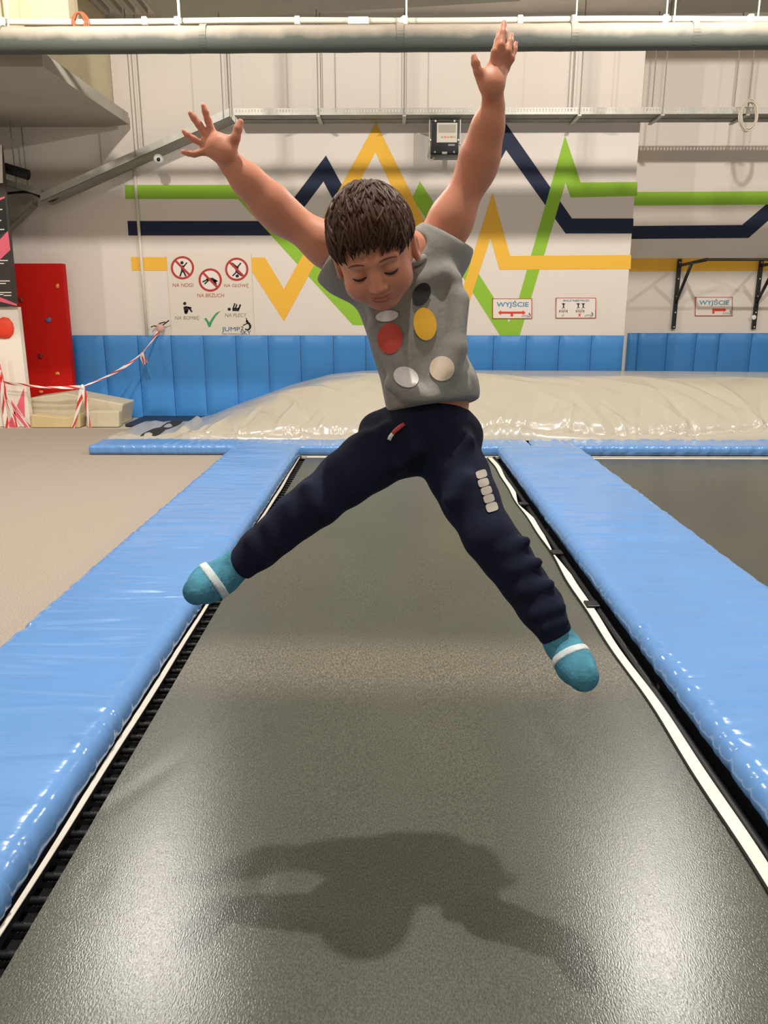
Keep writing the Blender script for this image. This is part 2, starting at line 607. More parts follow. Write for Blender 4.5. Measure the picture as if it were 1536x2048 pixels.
# big boxed beam at the upper left: dark underside, pale lip, beige upright face
zb = at_Y(258, 249, WY - 0.12).z
c0, c1 = at_Z(258, 249, zb), at_Z(-30, 281, zb)
c2 = at_Z(48, 108, zb)
near = c2 + (c2 - c0) * ((7.36 - c2.y) / (c2.y - c0.y))
beam = MB().prism([c0, c1, Vector((-7.9, c1.y, zb)), Vector((-7.9, near.y, zb)), near], (0, 0, 0.12)).build('ceiling_beam', M_CONC_D)
tag(beam, kind='structure')
ins = 0.16
b2 = MB().prism([Vector((c0.x - ins, c0.y, zb + 0.12)), Vector((c1.x, c1.y, zb + 0.12)), Vector((-7.9, c1.y, zb + 0.12)),
                 Vector((-7.9, near.y, zb + 0.12)), Vector((near.x - ins, near.y, zb + 0.12))], (0, 0, CEIL - zb - 0.121))
tag(b2.build('ceiling_beam_face', M_BEIGE), kind='structure')


q = at_Y(140, 30, 7.42)
tag(MB().box(-7.9, q.x, 7.40, 7.62, zb + 0.35, CEIL - 0.001).build('ceiling_downstand', M_BEIGE), kind='structure')


# ------------------------------------------------------------------ mural
def mural(wall, pix, m, Y, lift, name='painted_stripe'):
    poly = [at_Y(px, py, Y) for px, py in pix]
    poly = [Vector((p.x, Y - lift, p.z)) for p in poly]
    return MB().prism(poly, (0, lift, 0)).build(name, m, wall, tri=True)


L1, L2, L3 = 0.002, 0.0035, 0.005
# navy line
mural(wall_back, [(255, 442), (553, 442), (652, 311), (684, 370), (806, 597), (838, 560), (1009, 243), (1144, 437), (1267, 437),
                  (1266, 467), (1131, 467), (1012, 300), (985, 350), (850, 622), (800, 655), (647, 363), (566, 471), (257, 471)], M_NAVY, WY, L1)
# green line
mural(wall_back, [(250, 370), (490, 370), (716, 610), (726, 610), (840, 363), (1012, 634), (1018, 645), (1034, 610), (1130, 272), (1161, 365), (1275, 364),
                  (1274, 392), (1141, 395), (1131, 365), (1106, 450), (1039, 672), (1001, 672), (835, 412), (738, 650), (706, 650), (476, 398), (251, 398)], M_GREEN, WY, L2)
# yellow line
mural(wall_back, [(262, 514), (530, 515), (568, 578), (752, 246), (852, 447), (922, 588), (985, 385), (1020, 512), (1262, 510),
                  (1261, 538), (999, 539), (981, 475), (938, 606), (924, 645), (905, 630), (815, 440), (751, 304), (568, 642), (503, 541), (264, 541)], M_YELLOW, WY, L3)
# the same lines carried on over the recessed wall
x0 = XE + 0.003
def rec(pix, m, lift):
    poly = [at_Y(px, py, RY) for px, py in pix]
    poly = [Vector((max(p.x, x0), RY - lift, p.z)) for p in poly]
    MB().prism(poly, (0, lift, 0)).build('painted_stripe', m, wall_recess, tri=True)
rec([(1262, 452), (1484, 450), (1552, 392), (1592, 392), (1497, 476), (1262, 478)], M_NAVY, L1)
rec([(1262, 384), (1700, 382), (1700, 408), (1262, 411)], M_GREEN, L2)
rec([(1255, 517), (1700, 515), (1700, 541), (1255, 543)], M_YELLOW, L3)


# ------------------------------------------------------------------ padded wall panels
def wall_pads(name, label, seams, ytop, Y, zbot, depth=0.05, xend=None):
    xs = [at_Y(px, ytop, Y - depth).x for px in seams]
    if xend is not None:
        xs[-1] = xend
    zt = at_Y(800, ytop, Y - depth).z
    root = empty(name, ((xs[0] + xs[-1]) / 2, Y - depth / 2, zbot))
    tag(root, label, 'wall padding')
    for a, b in zip(xs[:-1], xs[1:]):
        nu, nv = 9, 15
        pts = []
        for i in range(nu):
            u = i / (nu - 1)
            for j in range(nv):
                v = j / (nv - 1)
                eu = min(u, 1 - u) * (b - a)
                ev = min(v, 1 - v) * (zt - zbot)
                d = min(1, eu / 0.03) ** 0.5 * min(1, ev / 0.03) ** 0.5
                wob = 0.004 * math.sin(v * 9 + a * 7) * d
                pts.append(Vector((a + 0.003 + (b - a - 0.006) * u, Y - 0.022 - (depth - 0.022) * d - 0.008 * math.sin(u * math.pi) * d + wob,
                                   zbot + (zt - zbot) * v)))
        # back rim closes the cushion
        mb = MB()
        # warp the sampling so that the soft edge is resolved
        mb.grid(pts, nu, nv)
        mb.box(a + 0.003, b - 0.003, Y - 0.023, Y - 0.001, zbot, zt)
        o = mb.build('pad_panel', M_WPAD, root, smooth=False)
        smooth_angle(o, 60)
    return root


wall_pads('wall_padding', 'row of blue vinyl cushioned panels along the foot of the mural wall',
          [20, 82, 140, 205, 273, 340, 405, 470, 535, 600, 666, 731, 796, 860, 924, 988, 1054, 1120, 1185, 1249], 671, WY, 0.0, xend=XE)
wall_pads('wall_padding', 'row of blue vinyl cushioned panels below the pull-up bar in the recess',
          [1257, 1279, 1337, 1395, 1442, 1507, 1566, 1625], 666, RY, 0.0)


# ------------------------------------------------------------------ trampolines
def wrinkle_bank(n, s_rng, t_rng, amp, wid, ln, ang, seed):
    rr = random.Random(seed)
    return [(rr.uniform(*s_rng), rr.uniform(*t_rng), rr.uniform(*amp) * rr.choice((1, 1, -1)), rr.uniform(*wid), rr.uniform(*ln), rr.uniform(*ang)) for _ in range(n)]


def wrinkle(bank, s, t, sharp=False):
    d = np.zeros_like(s)
    for cs, ct, a, w, l, g in bank:
        ds, dt = s - cs, t - ct
        u = ds * math.cos(g) - dt * math.sin(g)
        v = ds * math.sin(g) + dt * math.cos(g)
        d += a * np.exp(-(np.abs(u) / w) ** (1.1 if sharp else 2) - (v / l) ** 2)
    return d


def safety_pad(name, label, a0, a1, s0, s1, z0, z1, axis, seed, m, r=0.045, step=0.010, nw=150, amp=(0.002, 0.006), pucker=0.002, group=None):
    """long padded beam. a = across range, s = along range; axis 'Y' runs along Y"""
    W, Hh = a1 - a0, z1 - z0
    ring = []
    segs = [((a0 + r, z0 + 0.0), (a1 - r, z0 + 0.0), 6), None, ((a1, z0 + r), (a1, z1 - r), 5), None, ((a1 - r, z1), (a0 + r, z1), 34), None, ((a0, z1 - r), (a0, z0 + r), 5), None]
    r0 = min(r, Hh / 2.05)
    cs = [(a1 - r0, z0 + r0, -90), (a1 - r0, z1 - r0, 0), (a0 + r0, z1 - r0, 90), (a0 + r0, z0 + r0, 180)]
    counts = [4, 34, 4, 6]
    for q in range(4):
        cx, cz, st = cs[q]
        for k in range(6):
            t = R(st + 90 * k / 5)
            ring.append((cx + r0 * math.cos(t), cz + r0 * math.sin(t), math.cos(t), math.sin(t)))
        nx = cs[(q + 1) % 4]
        e0 = ring[-1]
        t = R(st + 90)
        e1 = (nx[0] + r0 * math.cos(t), nx[1] + r0 * math.sin(t))
        for k in range(1, counts[q]):
            f = k / counts[q]
            ring.append((e0[0] + (e1[0] - e0[0]) * f, e0[1] + (e1[1] - e0[1]) * f, math.cos(t), math.sin(t)))
    A = np.array(ring)
    n = len(ring)
    N = int((s1 - s0) / step)
    ss = np.linspace(s0, s1, N)
    # rounded ends
    sg = np.repeat(ss[:, None], n, 1)
    ac = np.repeat(A[None, :, 0], N, 0).copy()
    zc = np.repeat(A[None, :, 1], N, 0).copy()
    bank = wrinkle_bank(nw, (s0, s1), (a0, a1), amp, (0.006, 0.018), (0.08, 0.34), (-0.16, 0.16), seed)
    bank += wrinkle_bank(nw * 2, (s0, s1), (a0 - 0.01, a0 + 0.05), (0.001, 0.004), (0.006, 0.016), (0.02, 0.05), (-0.6, 0.6), seed + 1)
    bank += wrinkle_bank(nw, (s0, s1), (a1 - 0.05, a1 + 0.01), (0.001, 0.004), (0.006, 0.016), (0.02, 0.05), (-0.6, 0.6), seed + 2)
    d = wrinkle(bank, sg, ac)
    edge = np.minimum(np.abs(ac - a0), np.abs(ac - a1))
    ph = np.sin(sg * 41 + 3 * np.sin(sg * 5.3 + seed)) * np.sin(sg * 13.7 + seed)
    d += pucker * ph * np.exp(-(edge / 0.05) ** 2)
    d += 0.006 * np.sin(sg * 2.3 + seed) * np.sin((ac - a0) / W * math.pi)
    up = np.repeat(A[None, :, 3], N, 0)
    ou = np.repeat(A[None, :, 2], N, 0)
    low = np.clip((zc - z0) / 0.03, 0, 1)
    zc += d * np.maximum(up, 0) * low
    ac += d * ou * low
    # close the ends softly
    em = np.minimum(ss - s0, s1 - ss)
    fl = np.where(em < r0, np.sqrt(np.clip(1 - (1 - em / r0) ** 2, 0.0, 1)), 1.0)
    inset = r0 * (1 - fl)
    mz, ma = (z0 + z1) / 2, (a0 + a1) / 2
    ac = ma + (ac - ma) * (1 - inset / (W / 2))[:, None]
    zt = np.where(zc > mz, mz + (zc - mz) * (1 - inset / (Hh / 2))[:, None] * 1.0, zc)
    V = []
    for i in range(N):
        for k in range(n):
            V.append((ac[i, k], sg[i, k], zt[i, k]) if axis == 'Y' else (sg[i, k], ac[i, k], zt[i, k]))
    F = []
    for i in range(N - 1):
        for k in range(n):
            k2 = (k + 1) % n
            F.append((i * n + k, i * n + k2, (i + 1) * n + k2, (i + 1) * n + k))
    F.append(tuple(range(n)))
    F.append(tuple((N - 1) * n + k for k in range(n)))
    o = MB().add(V, F).build(name, m, None, smooth=True)
    tag(o, label, 'safety pad', group)
    return o


safety_pad('safety_pad', 'long glossy blue safety pad between the grey carpet and the trampoline bed', -1.455, -0.842, 0.35, 6.970, 0.001, 0.112, 'Y', 11, M_VINYL_Y)
safety_pad('safety_pad', 'long glossy blue safety pad between the two trampoline beds', 0.955, 1.705, 0.45, 6.970, 0.001, 0.105, 'Y', 23, M_VINYL_Y, r=0.05)
safety_pad('safety_pad', 'blue cross pad with a square end lying on the carpet before the grey bag', 7.005, 7.40, -2.82, 1.29, 0.001, 0.090, 'X', 31, M_VINYL_X, r=0.03, nw=80)
safety_pad('safety_pad', 'crinkled blue cross pad at the far end of the right trampoline', 7.005, 7.40, 1.31, 6.2, 0.001, 0.092, 'X', 47, M_VINYL_X, r=0.035, nw=120,
           amp=(0.002, 0.006), pucker=0.012)


def trampoline(label, xa, xb, y0, y1, left_gap, seed):
    root = empty('trampoline', ((xa + xb) / 2, (y0 + y1) / 2, PIT))
    tag(root, label, 'trampoline')
    # woven bed with long soft creases
    nu, nv = 60, 260
    X = np.linspace(xa, xb, nu)
    Yv = np.linspace(y0, y1, nv)
    gx, gy = np.meshgrid(X, Yv, indexing='ij')
    rr = random.Random(seed)
    bank = [(rr.uniform(y0, y1), rr.uniform(xa + 0.05, xb - 0.05), rr.choice((-1, 1)) * rr.uniform(0.0008, 0.002), rr.uniform(0.05, 0.2), rr.uniform(0.012, 0.02), rr.uniform(-0.5, 0.5)) for _ in range(60)]
    d = wrinkle(bank, gy, gx)
    d += 0.002 * np.sin(gx * 9 + seed) * np.sin(gy * 2.1)
    pts = [(gx[i, j], gy[i, j], d[i, j]) for i in range(nu) for j in range(nv)]
    mb = MB().grid(pts, nu, nv)
    n0 = len(mb.v)
    mb.grid([(p[0], p[1], -0.006) for p in pts[::1]], nu, nv)
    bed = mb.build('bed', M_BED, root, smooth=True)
    ul = bed.data.uv_layers.new(name='UVMap')
    for lp in bed.data.loops:
        co = bed.data.vertices[lp.vertex_index].co
        ul.data[lp.index].uv = (co.y * 0.1, co.x * 0.1)
    return root


T1X0, T1X1 = -0.785, 0.876
t1 = trampoline('long trampoline with a black woven bed under the jumping child', T1X0, T1X1, 0.35, 6.90, 0.055, 3)
# frame rails and legs
fr = MB()
fr.tube([(-0.90, 0.3, -0.04), (-0.90, 6.95, -0.04)], 0.022, 10)
fr.tube([(-0.90, 6.95, -0.04), (0.99, 6.95, -0.04)], 0.022, 10)
for x in (-0.90, 1.0):
    for y in (0.5, 2.6, 4.7, 6.9):
        fr.tube([(x, y, -0.04), (x, y, PIT)], 0.022, 8)
fr.build('frame', M_STEEL_D, t1, smooth=True)
MB().tube([(0.931, 0.3, -0.012), (0.931, 6.95, -0.012)], 0.017, 12).build('edge_tube', M_BLACK_RUB, t1, smooth=True)
# beam that carries the pad between the two beds
MB().box(0.985, 1.66, 0.3, 6.98, -0.10, 0.0005).build('pad_support', M_STEEL_D, t1)
for y in (0.6, 3.6, 6.6):
    MB().box(1.28, 1.36, y, y + 0.08, PIT, -0.10).build('support_leg', M_STEEL_D, t1)
MB().box(-0.93, -0.835, 0.3, 6.98, -0.02, 0.0005).build('pad_support', M_STEEL_D, t1)
# springs along the left side: one mesh shared by all
def spring_mesh():
    mb = MB()
    pts, rs = [], []
    L = 0.105
    for k in range(25):
        t = k / 24
        pts.append((-t * L, 0, 0.0))
        rs.append(0.0075 if k in (0, 24) else (0.0115 if k % 2 else 0.0085))
    mb.tube(pts, rs, 8)
    me = mb.mesh('spring')
    me.materials.append(M_BLACK_RUB)
    me.polygons.foreach_set('use_smooth', [True] * len(me.polygons))
    return me
sp = spring_mesh()
y = 0.55
while y < 6.85:
    o = bpy.data.objects.new('spring', sp)
    COL.objects.link(o)
    attach(o, t1)
    o.location = (T1X0 - 0.004, y, -0.022)
    y += 0.078
MB().box(T1X0 - 0.09, T1X0 - 0.002, 0.35, 6.9, -0.052, -0.046).build('under_skirt', M_BLACK_WEB, t1)


def strip(name, m, path_l, path_r, zf, parent, th=0.003):
    n = len(path_l)
    vs, fs = [], []
    for (a, b, z) in zip(path_l, path_r, zf):
        vs += [Vector((a[0], a[1], z)), Vector((b[0], b[1], z)), Vector((b[0], b[1], z - th)), Vector((a[0], a[1], z - th))]
    for i in range(n - 1):
        for k in range(4):
            k2 = (k + 1) % 4
            fs.append((i * 4 + k, i * 4 + k2, (i + 1) * 4 + k2, (i + 1) * 4 + k))
    fs += [(0, 1, 2, 3), tuple((n - 1) * 4 + k for k in (3, 2, 1, 0))]
    return MB().add(vs, fs).build(name, m, parent)


ys = [0.35 + i * (6.88 - 0.35) / 260 for i in range(261)]
wv = lambda y, s: 0.006 * math.sin(y * 3.1 + s) + 0.004 * math.sin(y * 7.7 + s * 2)
# cream webbing along the right edge of the bed, pinched at the clips
clips = [5.15, 4.05, 3.28]
def pinch(y):
    f = 1.0
    if y > 3.6:
        for c in clips[:2]:
            f = min(f, 0.12 + 0.88 * min(1, abs(y - c) / 0.35))
    return f
strip('edge_webbing', M_WHITE_WEB, [(T1X1 - 0.004 + wv(y, 1), y) for y in ys],
      [(T1X1 - 0.004 + wv(y, 1) + (0.036 + 0.004 * math.sin(y * 4)) * pinch(y), y) for y in ys], [0.006 + 0.002 * math.sin(y * 5) for y in ys], t1)
strip('edge_binding', M_BLACK_WEB, [(T1X1 - 0.011 + wv(y, 1), y) for y in ys], [(T1X1 - 0.004 + wv(y, 1), y) for y in ys], [0.0065] * len(ys), t1)
for c in clips:
    MB().box(T1X1 + 0.0, T1X1 + 0.06, c - 0.035, c + 0.035, 0.0, 0.016).build('clip', M_BLACK, t1, bevel=0.004)
# cream underside edge of the left pad showing beside the springs
strip('pad_edging', M_WHITE_WEB, [(-0.846 + 0.3 * wv(y, 4), y) for y in ys], [(-0.832 + 0.3 * wv(y, 4) - 0.006 * math.sin(y * 2), y) for y in ys], [0.010] * len(ys), t1)
strip('end_webbing', M_WHITE_WEB, [(x * 0.01, 6.895) for x in range(-78, 88, 2)], [(x * 0.01, 6.93) for x in range(-78, 88, 2)], [0.004] * 83, t1)

t2 = trampoline('second trampoline bed beyond the right blue pad', 1.80, 4.05, 0.35, 6.86, 0, 5)
fr = MB()
fr.tube([(4.2, 0.3, -0.04), (4.2, 6.95, -0.04), ], 0.022, 10)
fr.tube([(1.72, 6.95, -0.04), (4.2, 6.95, -0.04)], 0.022, 10)
for x in (4.2,):
    for y in (0.5, 3.5, 6.9):
        fr.tube([(x, y, -0.04), (x, y, PIT)], 0.022, 8)
fr.build('frame', M_STEEL_D, t2, smooth=True)
strip('end_webbing', M_WHITE_WEB, [(x * 0.01, 6.855) for x in range(180, 406, 5)], [(x * 0.01, 6.885) for x in range(180, 406, 5)], [0.004] * 46, t2)
strip('edge_webbing', M_WHITE_WEB, [(4.03, y) for y in ys[:-2]], [(4.07, y) for y in ys[:-2]], [0.004] * (len(ys) - 2), t2)
MB().box(1.71, 1.80, 0.35, 6.9, -0.03, -0.02).build('under_skirt', M_BLACK_WEB, t2)
safety_pad('safety_pad', 'blue safety pad along the far right side of the second trampoline', 4.12, 4.8, 0.45, 6.970, 0.001, 0.105, 'Y', 61, M_VINYL_Y, step=0.04, nw=20)
struct('floor_carpet_right', M_CARPET, (4.75, 8.0, -6.5, BACK_Y, PIT, 0.0))


# ------------------------------------------------------------------ big grey landing bag
def landing_bag():
    XL, XR, Y0, Y1 = -2.55, 7.2, 7.44, 9.5
    nu, nv = 620, 120
    X = np.linspace(XL, XR, nu)
    T = np.linspace(0, 1, nv)
    gx, gt = np.meshgrid(X, T, indexing='ij')
    # crest height along X, read off the outline
    hx = np.array([-2.6, -2.35, -2.21, -1.88, -1.23, -0.74, -0.35, 0.3, 1.5, 3.2, 5, 8])
    hz = np.array([0.02, 0.03, 0.06, 0.19, 0.425, 0.555, 0.595, 0.61, 0.60, 0.595, 0.58, 0.58])
    crest = np.interp(gx, hx, hz)
    # section: rounded roll at the front, tuck line, then a swelling slope
    y = Y0 + (Y1 - Y0) * gt
    tt = gt
    roll = 0.135 * np.minimum(1, crest / 0.15)
    z_roll = roll * np.sqrt(np.clip(1 - ((tt - 0.035) / 0.04) ** 2, 0, 1)) * (tt < 0.075)
    u = np.clip((tt - 0.05) / 0.52, 0, 1)
    slope = 0.085 * np.minimum(1, crest / 0.15) + (crest - 0.085 * np.minimum(1, crest / 0.15)) * np.sin(u * math.pi / 2) ** 0.85
    z = np.where(tt < 0.05, z_roll, np.maximum(slope, z_roll))
    z = np.where(tt > 0.93, crest * np.sqrt(np.clip(1 - ((tt - 0.93) / 0.07) ** 2, 0, 1)), z)
    b = wrinkle_bank(46, (-2.2, 6), (0.05, 0.34), (0.015, 0.04), (0.02, 0.05), (0.10, 0.30), (-1.15, -0.5), 5)
    b += wrinkle_bank(30, (-2.2, 6), (0.04, 0.26), (0.015, 0.04), (0.02, 0.045), (0.06, 0.2), (0.3, 1.0), 6)
    b += wrinkle_bank(110, (-2.2, 6), (0.03, 0.14), (0.01, 0.03), (0.015, 0.035), (0.03, 0.07), (-0.9, 0.9), 8)
    b += wrinkle_bank(26, (-2.0, 6), (0.4, 0.9), (0.008, 0.016), (0.03, 0.08), (0.3, 0.7), (-1.5, -1.1), 9)
    d = wrinkle(b, gx, gt * 1.3, True)
    d -= 0.05 * np.exp(-((gt - 0.088 - 0.012 * np.sin(gx * 1.9) - 0.006 * np.sin(gx * 5.1)) / 0.012) ** 2)
    amp = np.minimum(1, crest / 0.2) * np.clip(gt / 0.03, 0, 1)
    z = np.maximum(z + d * amp, 0.002)
    sag = 0.03 * np.sin(gx * 1.7 + 0.5) * np.exp(-((tt - 0.05) / 0.05) ** 2)
    z = np.maximum(z + sag * np.minimum(1, crest / 0.2), 0.002)
    y = y + 0.02 * np.sin(gx * 2.3) * np.exp(-(tt / 0.08) ** 2)
    pts = [(gx[i, j], y[i, j], z[i, j]) for i in range(nu) for j in range(nv)]
    o = MB().grid(pts, nu, nv)
    rim = [(XL, Y0, 0.0), (XR, Y0, 0.0), (XR, Y1, 0.0), (XL, Y1, 0.0)]
    o.add(rim, [(0, 3, 2, 1)])
    ob = o.build('landing_bag', M_BAG, None, smooth=True)
    tag(ob, 'huge swollen silver-grey vinyl landing bag lying before the blue wall panels', 'landing bag')
landing_bag()


def flat_cover():
    root = empty('ground_cover', (-2.4, 7.8, 0))
    tag(root, 'low grey vinyl cover with a black strip left of the big grey bag', 'cover')
    poly = [at_Z(203, 878, 0.05), at_Z(380, 878, 0.05), at_Z(400, 862, 0.07), at_Z(345, 846, 0.06), at_Z(293, 842, 0.05), at_Z(262, 850, 0.05)]
    nu, nv = 40, 16
    pts = []
    a, b, c, d = at_Z(203, 880, 0.03), at_Z(405, 878, 0.03), at_Z(430, 848, 0.03), at_Z(292, 843, 0.03)
    for i in range(nu):
        u = i / (nu - 1)
        for j in range(nv):
            v = j / (nv - 1)
            p = (a * (1 - u) + b * u) * (1 - v) + (d * (1 - u) + c * u) * v
            e = min(u, 1 - u, v, 1 - v)
            h = 0.028 + 0.035 * min(1, e / 0.12) ** 0.5 + 0.07 * math.exp(-((u - 0.78) / 0.09) ** 2) * min(1, e / 0.1) + 0.008 * math.sin(u * 31 + v * 9) * min(1, e / 0.1)
            if e <= 0:
                h = 0.0
            pts.append(Vector((p.x, p.y, h)))
    cov = MB().grid(pts, nu, nv)
    cov.build('sheet', M_BAG, root, smooth=True)
    idx = lambda u, v: pts[int(u * (nu - 1)) * nv + int(v * (nv - 1))]
    sl, sr = [], []
    for k in range(10):
        v = 0.1 + 0.82 * k / 9
        u0 = 0.36 + 0.10 * (v)
        p, q = idx(u0, v), idx(u0 + 0.16, v)
        sl.append(p + Vector((0, 0, 0.006)))
        sr.append(q + Vector((0, 0, 0.006)))
    mb = MB()
    mb.grid([x for pr in zip(sl, sr) for x in pr], 10, 2)
    o = mb.build('black_strip', M_BLACK_STRIP, root)
    md = o.modifiers.new('thick', 'SOLIDIFY')
    md.thickness = 0.004
    return root
flat_cover()
p, q = at_Z(290, 836, 0.0), at_Z(440, 850, 0.0)
o = MB().box(p.x, -1.30, q.y - 0.15, WY - 0.12, 0.0, 0.035).build('floor_mat', M_NAVY_MAT, None, bevel=0.012)
tag(o, 'dark navy floor mat lying behind the low end of the grey bag', 'mat')


# ------------------------------------------------------------------ climbing panels, banner, blocks at the left
def hold(mb, c, r, seed, sy=0.6):
    rr = random.Random(seed)
    k = mb
    nu, nv = 14, 8
    vs, fs = [], []
    ph0 = [rr.uniform(0, 6.28) for _ in range(3)]
    for j in range(nv + 1):
        th = math.pi / 2 * j / nv
        for i in range(nu):
            a = 2 * math.pi * i / nu
            q = r * (1 + 0.16 * math.sin(2 * a + ph0[0]) + 0.1 * math.sin(3 * a + ph0[1]))
            vs.append(Vector((c[0] + q * math.sin(th) * math.cos(a) if j else c[0], c[1] - r * sy * math.cos(th), c[2] + q * math.sin(th) * math.sin(a) if j else c[2])))
    for j in range(nv):
        for i in range(nu):
            i2 = (i + 1) % nu
            fs.append((j * nu + i, (j + 1) * nu + i, (j + 1) * nu + i2, j * nu + i2))
    fs.append(tuple(nv * nu + i for i in range(nu)))
    k.add(vs, fs)
    return k


PY = 9.36
panel = empty('climbing_panel', (at_Y(90, 700, PY).x, PY, 0))
tag(panel, 'tall red textured climbing panel with small holds at the left', 'climbing wall')
poly = [at_Y(24, 527, PY), at_Y(124, 527, PY), at_Y(148, 800, PY)]
pr_ = at_Y(152, 840, PY)
pl_ = at_Y(52, 840, PY)
poly = [at_Y(24, 527, PY), at_Y(124, 527, PY), Vector((pr_.x, PY, 0.0)), Vector((pl_.x, PY, 0.0))]
MB().prism(poly, (0, 0.10, 0)).build('board', M_RED_P, panel)
for k, (px, py, r, m) in enumerate([(115, 572, 0.024, M_HOLD_Y), (97, 640, 0.034, M_HOLD_B), (81, 712, 0.034, M_HOLD_D), (115, 747, 0.024, M_HOLD_Y), (82, 784, 0.024, M_HOLD_Y), (42, 600, 0.03, M_HOLD_D)]):
    hold(MB(), at_Y(px, py, PY - 0.001), r, k).build('hold', m, panel, smooth=True)

TY = 8.78
xr_t, xr_b = at_Y(35, 614, TY), at_Y(62, 858, TY)
tower = empty('climbing_panel', (xr_b.x - 0.3, TY, 0))
tag(tower, 'white climbing panel with a big red hold at the left edge', 'climbing wall')
MB().prism([xr_t, Vector((xr_b.x, TY, 0.0)), Vector((xr_b.x - 1.6, TY, 0.0)), Vector((xr_t.x - 1.6, TY, xr_t.z))], (0, 0.08, 0)).build('board', M_WHITE_PANEL, tower)
hold(MB(), at_Y(4, 657, TY - 0.001), 0.13, 21, 0.45).build('hold', M_HOLD_R, tower, smooth=True)
for tri in ([(48, 776), (50, 836), (34, 812)], [(12, 856), (30, 822), (36, 858)], [(22, 800), (60, 854), (52, 856), (28, 826)], [(-6, 700), (12, 776), (2, 770)]):
    q = [at_Y(a, b, TY) for a, b in tri]
    q = [Vector((p.x, TY - 0.003, p.z)) for p in q]
    MB().prism(q, (0, 0.003, 0)).build('pink_print', M_PINK, tower, tri=True)

BY = 8.74
ban = empty('banner', (at_Y(20, 450, BY).x - 0.4, BY, at_Y(20, 612, BY).z))
tag(ban, 'dark hanging banner with pink bands and white lines of text', 'banner')
q = [at_Y(4, 290, BY), at_Y(35, 613, BY)]
MB().prism([q[0], q[1], Vector((q[1].x - 1.5, BY, q[1].z)), Vector((q[0].x - 1.5, BY, q[0].z))], (0, 0.02, 0)).build('sheet', M_BANNER, ban)
def on_banner(pix, m, name, lift=0.003):
    w = [at_Y(a, b, BY) for a, b in pix]
    w = [Vector((p.x, BY - lift, p.z)) for p in w]
    MB().prism(w, (0, lift, 0)).build(name, m, ban, tri=True)
on_banner([(-20, 290), (4, 290), (6, 366), (-20, 366)], M_SIGN, 'white_field')
on_banner([(-20, 402), (9, 393), (10, 396), (-20, 410)], M_PINK, 'pink_band')
on_banner([(-20, 500), (16, 462), (21, 500), (-20, 538)], M_PINK, 'pink_band')
on_banner([(-20, 586), (33.5, 608), (34, 612), (-20, 598)], M_PINK, 'pink_band')
on_banner([(-20, 404), (10, 398), (15, 462), (-20, 478)], M_S_BLACK, 'black_field', 0.002)
for (xa, xb, yy) in [(-10, 5, 418), (-10, 3, 440), (-10, 9, 458), (-10, 16, 520), (-10, 8, 526), (-10, 20, 561), (-10, 12, 566), (-10, 23, 584), (8, 23, 590), (-10, 7, 588)]:
    on_banner([(xa, yy), (xb, yy), (xb, yy + 2), (xa, yy + 2)], M_SIGN, 'text_line', 0.005)

# beige foam blocks behind the carpet edge
bl = MB()
B0 = 8.90
q = [at_Y(58, 858, B0), at_Y(240, 858, B0), at_Y(246, 808, B0), at_Y(130, 786, B0), at_Y(58, 796, B0)]
q[0].z = q[1].z = 0.0
bl.prism(q, (0, 0.42, 0))
blk = bl.build('foam_block', M_BOX, None, bevel=0.015)
tag(blk, 'beige vinyl foam block with a peaked top in front of the red panel', 'foam block')
q = [at_Y(62, 858, 8.72), at_Y(160, 858, 8.72), at_Y(160, 827, 8.72), at_Y(128, 836, 8.72), at_Y(62, 829, 8.72)]
q[0].z = q[1].z = 0.0
o = MB().prism(q, (0, 0.15, 0)).build('foam_block', M_BOX2, None, bevel=0.012)
tag(o, 'low tan vinyl block beside the white climbing panel', 'foam block')
q = [at_Y(172, 858, 8.74), at_Y(238, 858, 8.74), at_Y(238, 822, 8.74), at_Y(180, 822, 8.74), at_Y(172, 828, 8.74)]
q[0].z = q[1].z = 0.0
o = MB().prism(q, (0, 0.13, 0)).build('foam_block', M_BOX, None, bevel=0.02)
tag(o, 'small beige vinyl block at the right end of the peaked block', 'foam block')


# ------------------------------------------------------------------ barrier tape
def ribbon(name, pts, w, parent, twist=0.0, m=None, stripe=2.6, face=None):
    pts = catmull(pts, 10)
    vs, fs, uv = [], [], []
    L = 0
    n = len(pts)
    for i, p in enumerate(pts):
        t = (pts[min(i + 1, n - 1)] - pts[max(i - 1, 0)]).normalized()
        s = t.cross(Vector((0, 1, 0)))
        if s.length < 1e-4:
            s = Vector((1, 0, 0))
        s.normalize()
        s = Matrix.Rotation(twist * math.sin(L * 6), 3, t) @ s
        if i:
            L += (p - pts[i - 1]).length
        ww = w * (0.75 + 0.25 * math.sin(L * 9 + 1))
        nn = s.cross(t) * 0.0012
        for a, b in ((-1, 1), (1, 1), (1, -1), (-1, -1)):
            vs.append(p + s * ww * a * 0.5 + nn * b)
            uv.append((L * stripe, a * 0.2))
    for i in range(n - 1):
        for k in range(4):
            k2 = (k + 1) % 4
            fs.append((i * 4 + k, i * 4 + k2, (i + 1) * 4 + k2, (i + 1) * 4 + k))
    fs += [(0, 1, 2, 3), tuple((n - 1) * 4 + k for k in (3, 2, 1, 0))]
    me = MB().add(vs, fs).mesh(name)
    ul = me.uv_layers.new(name='UVMap')
    for lp in me.loops:
        ul.data[lp.index].uv = uv[lp.vertex_index]
    return link_mesh(name, me, m or M_TAPE, parent)


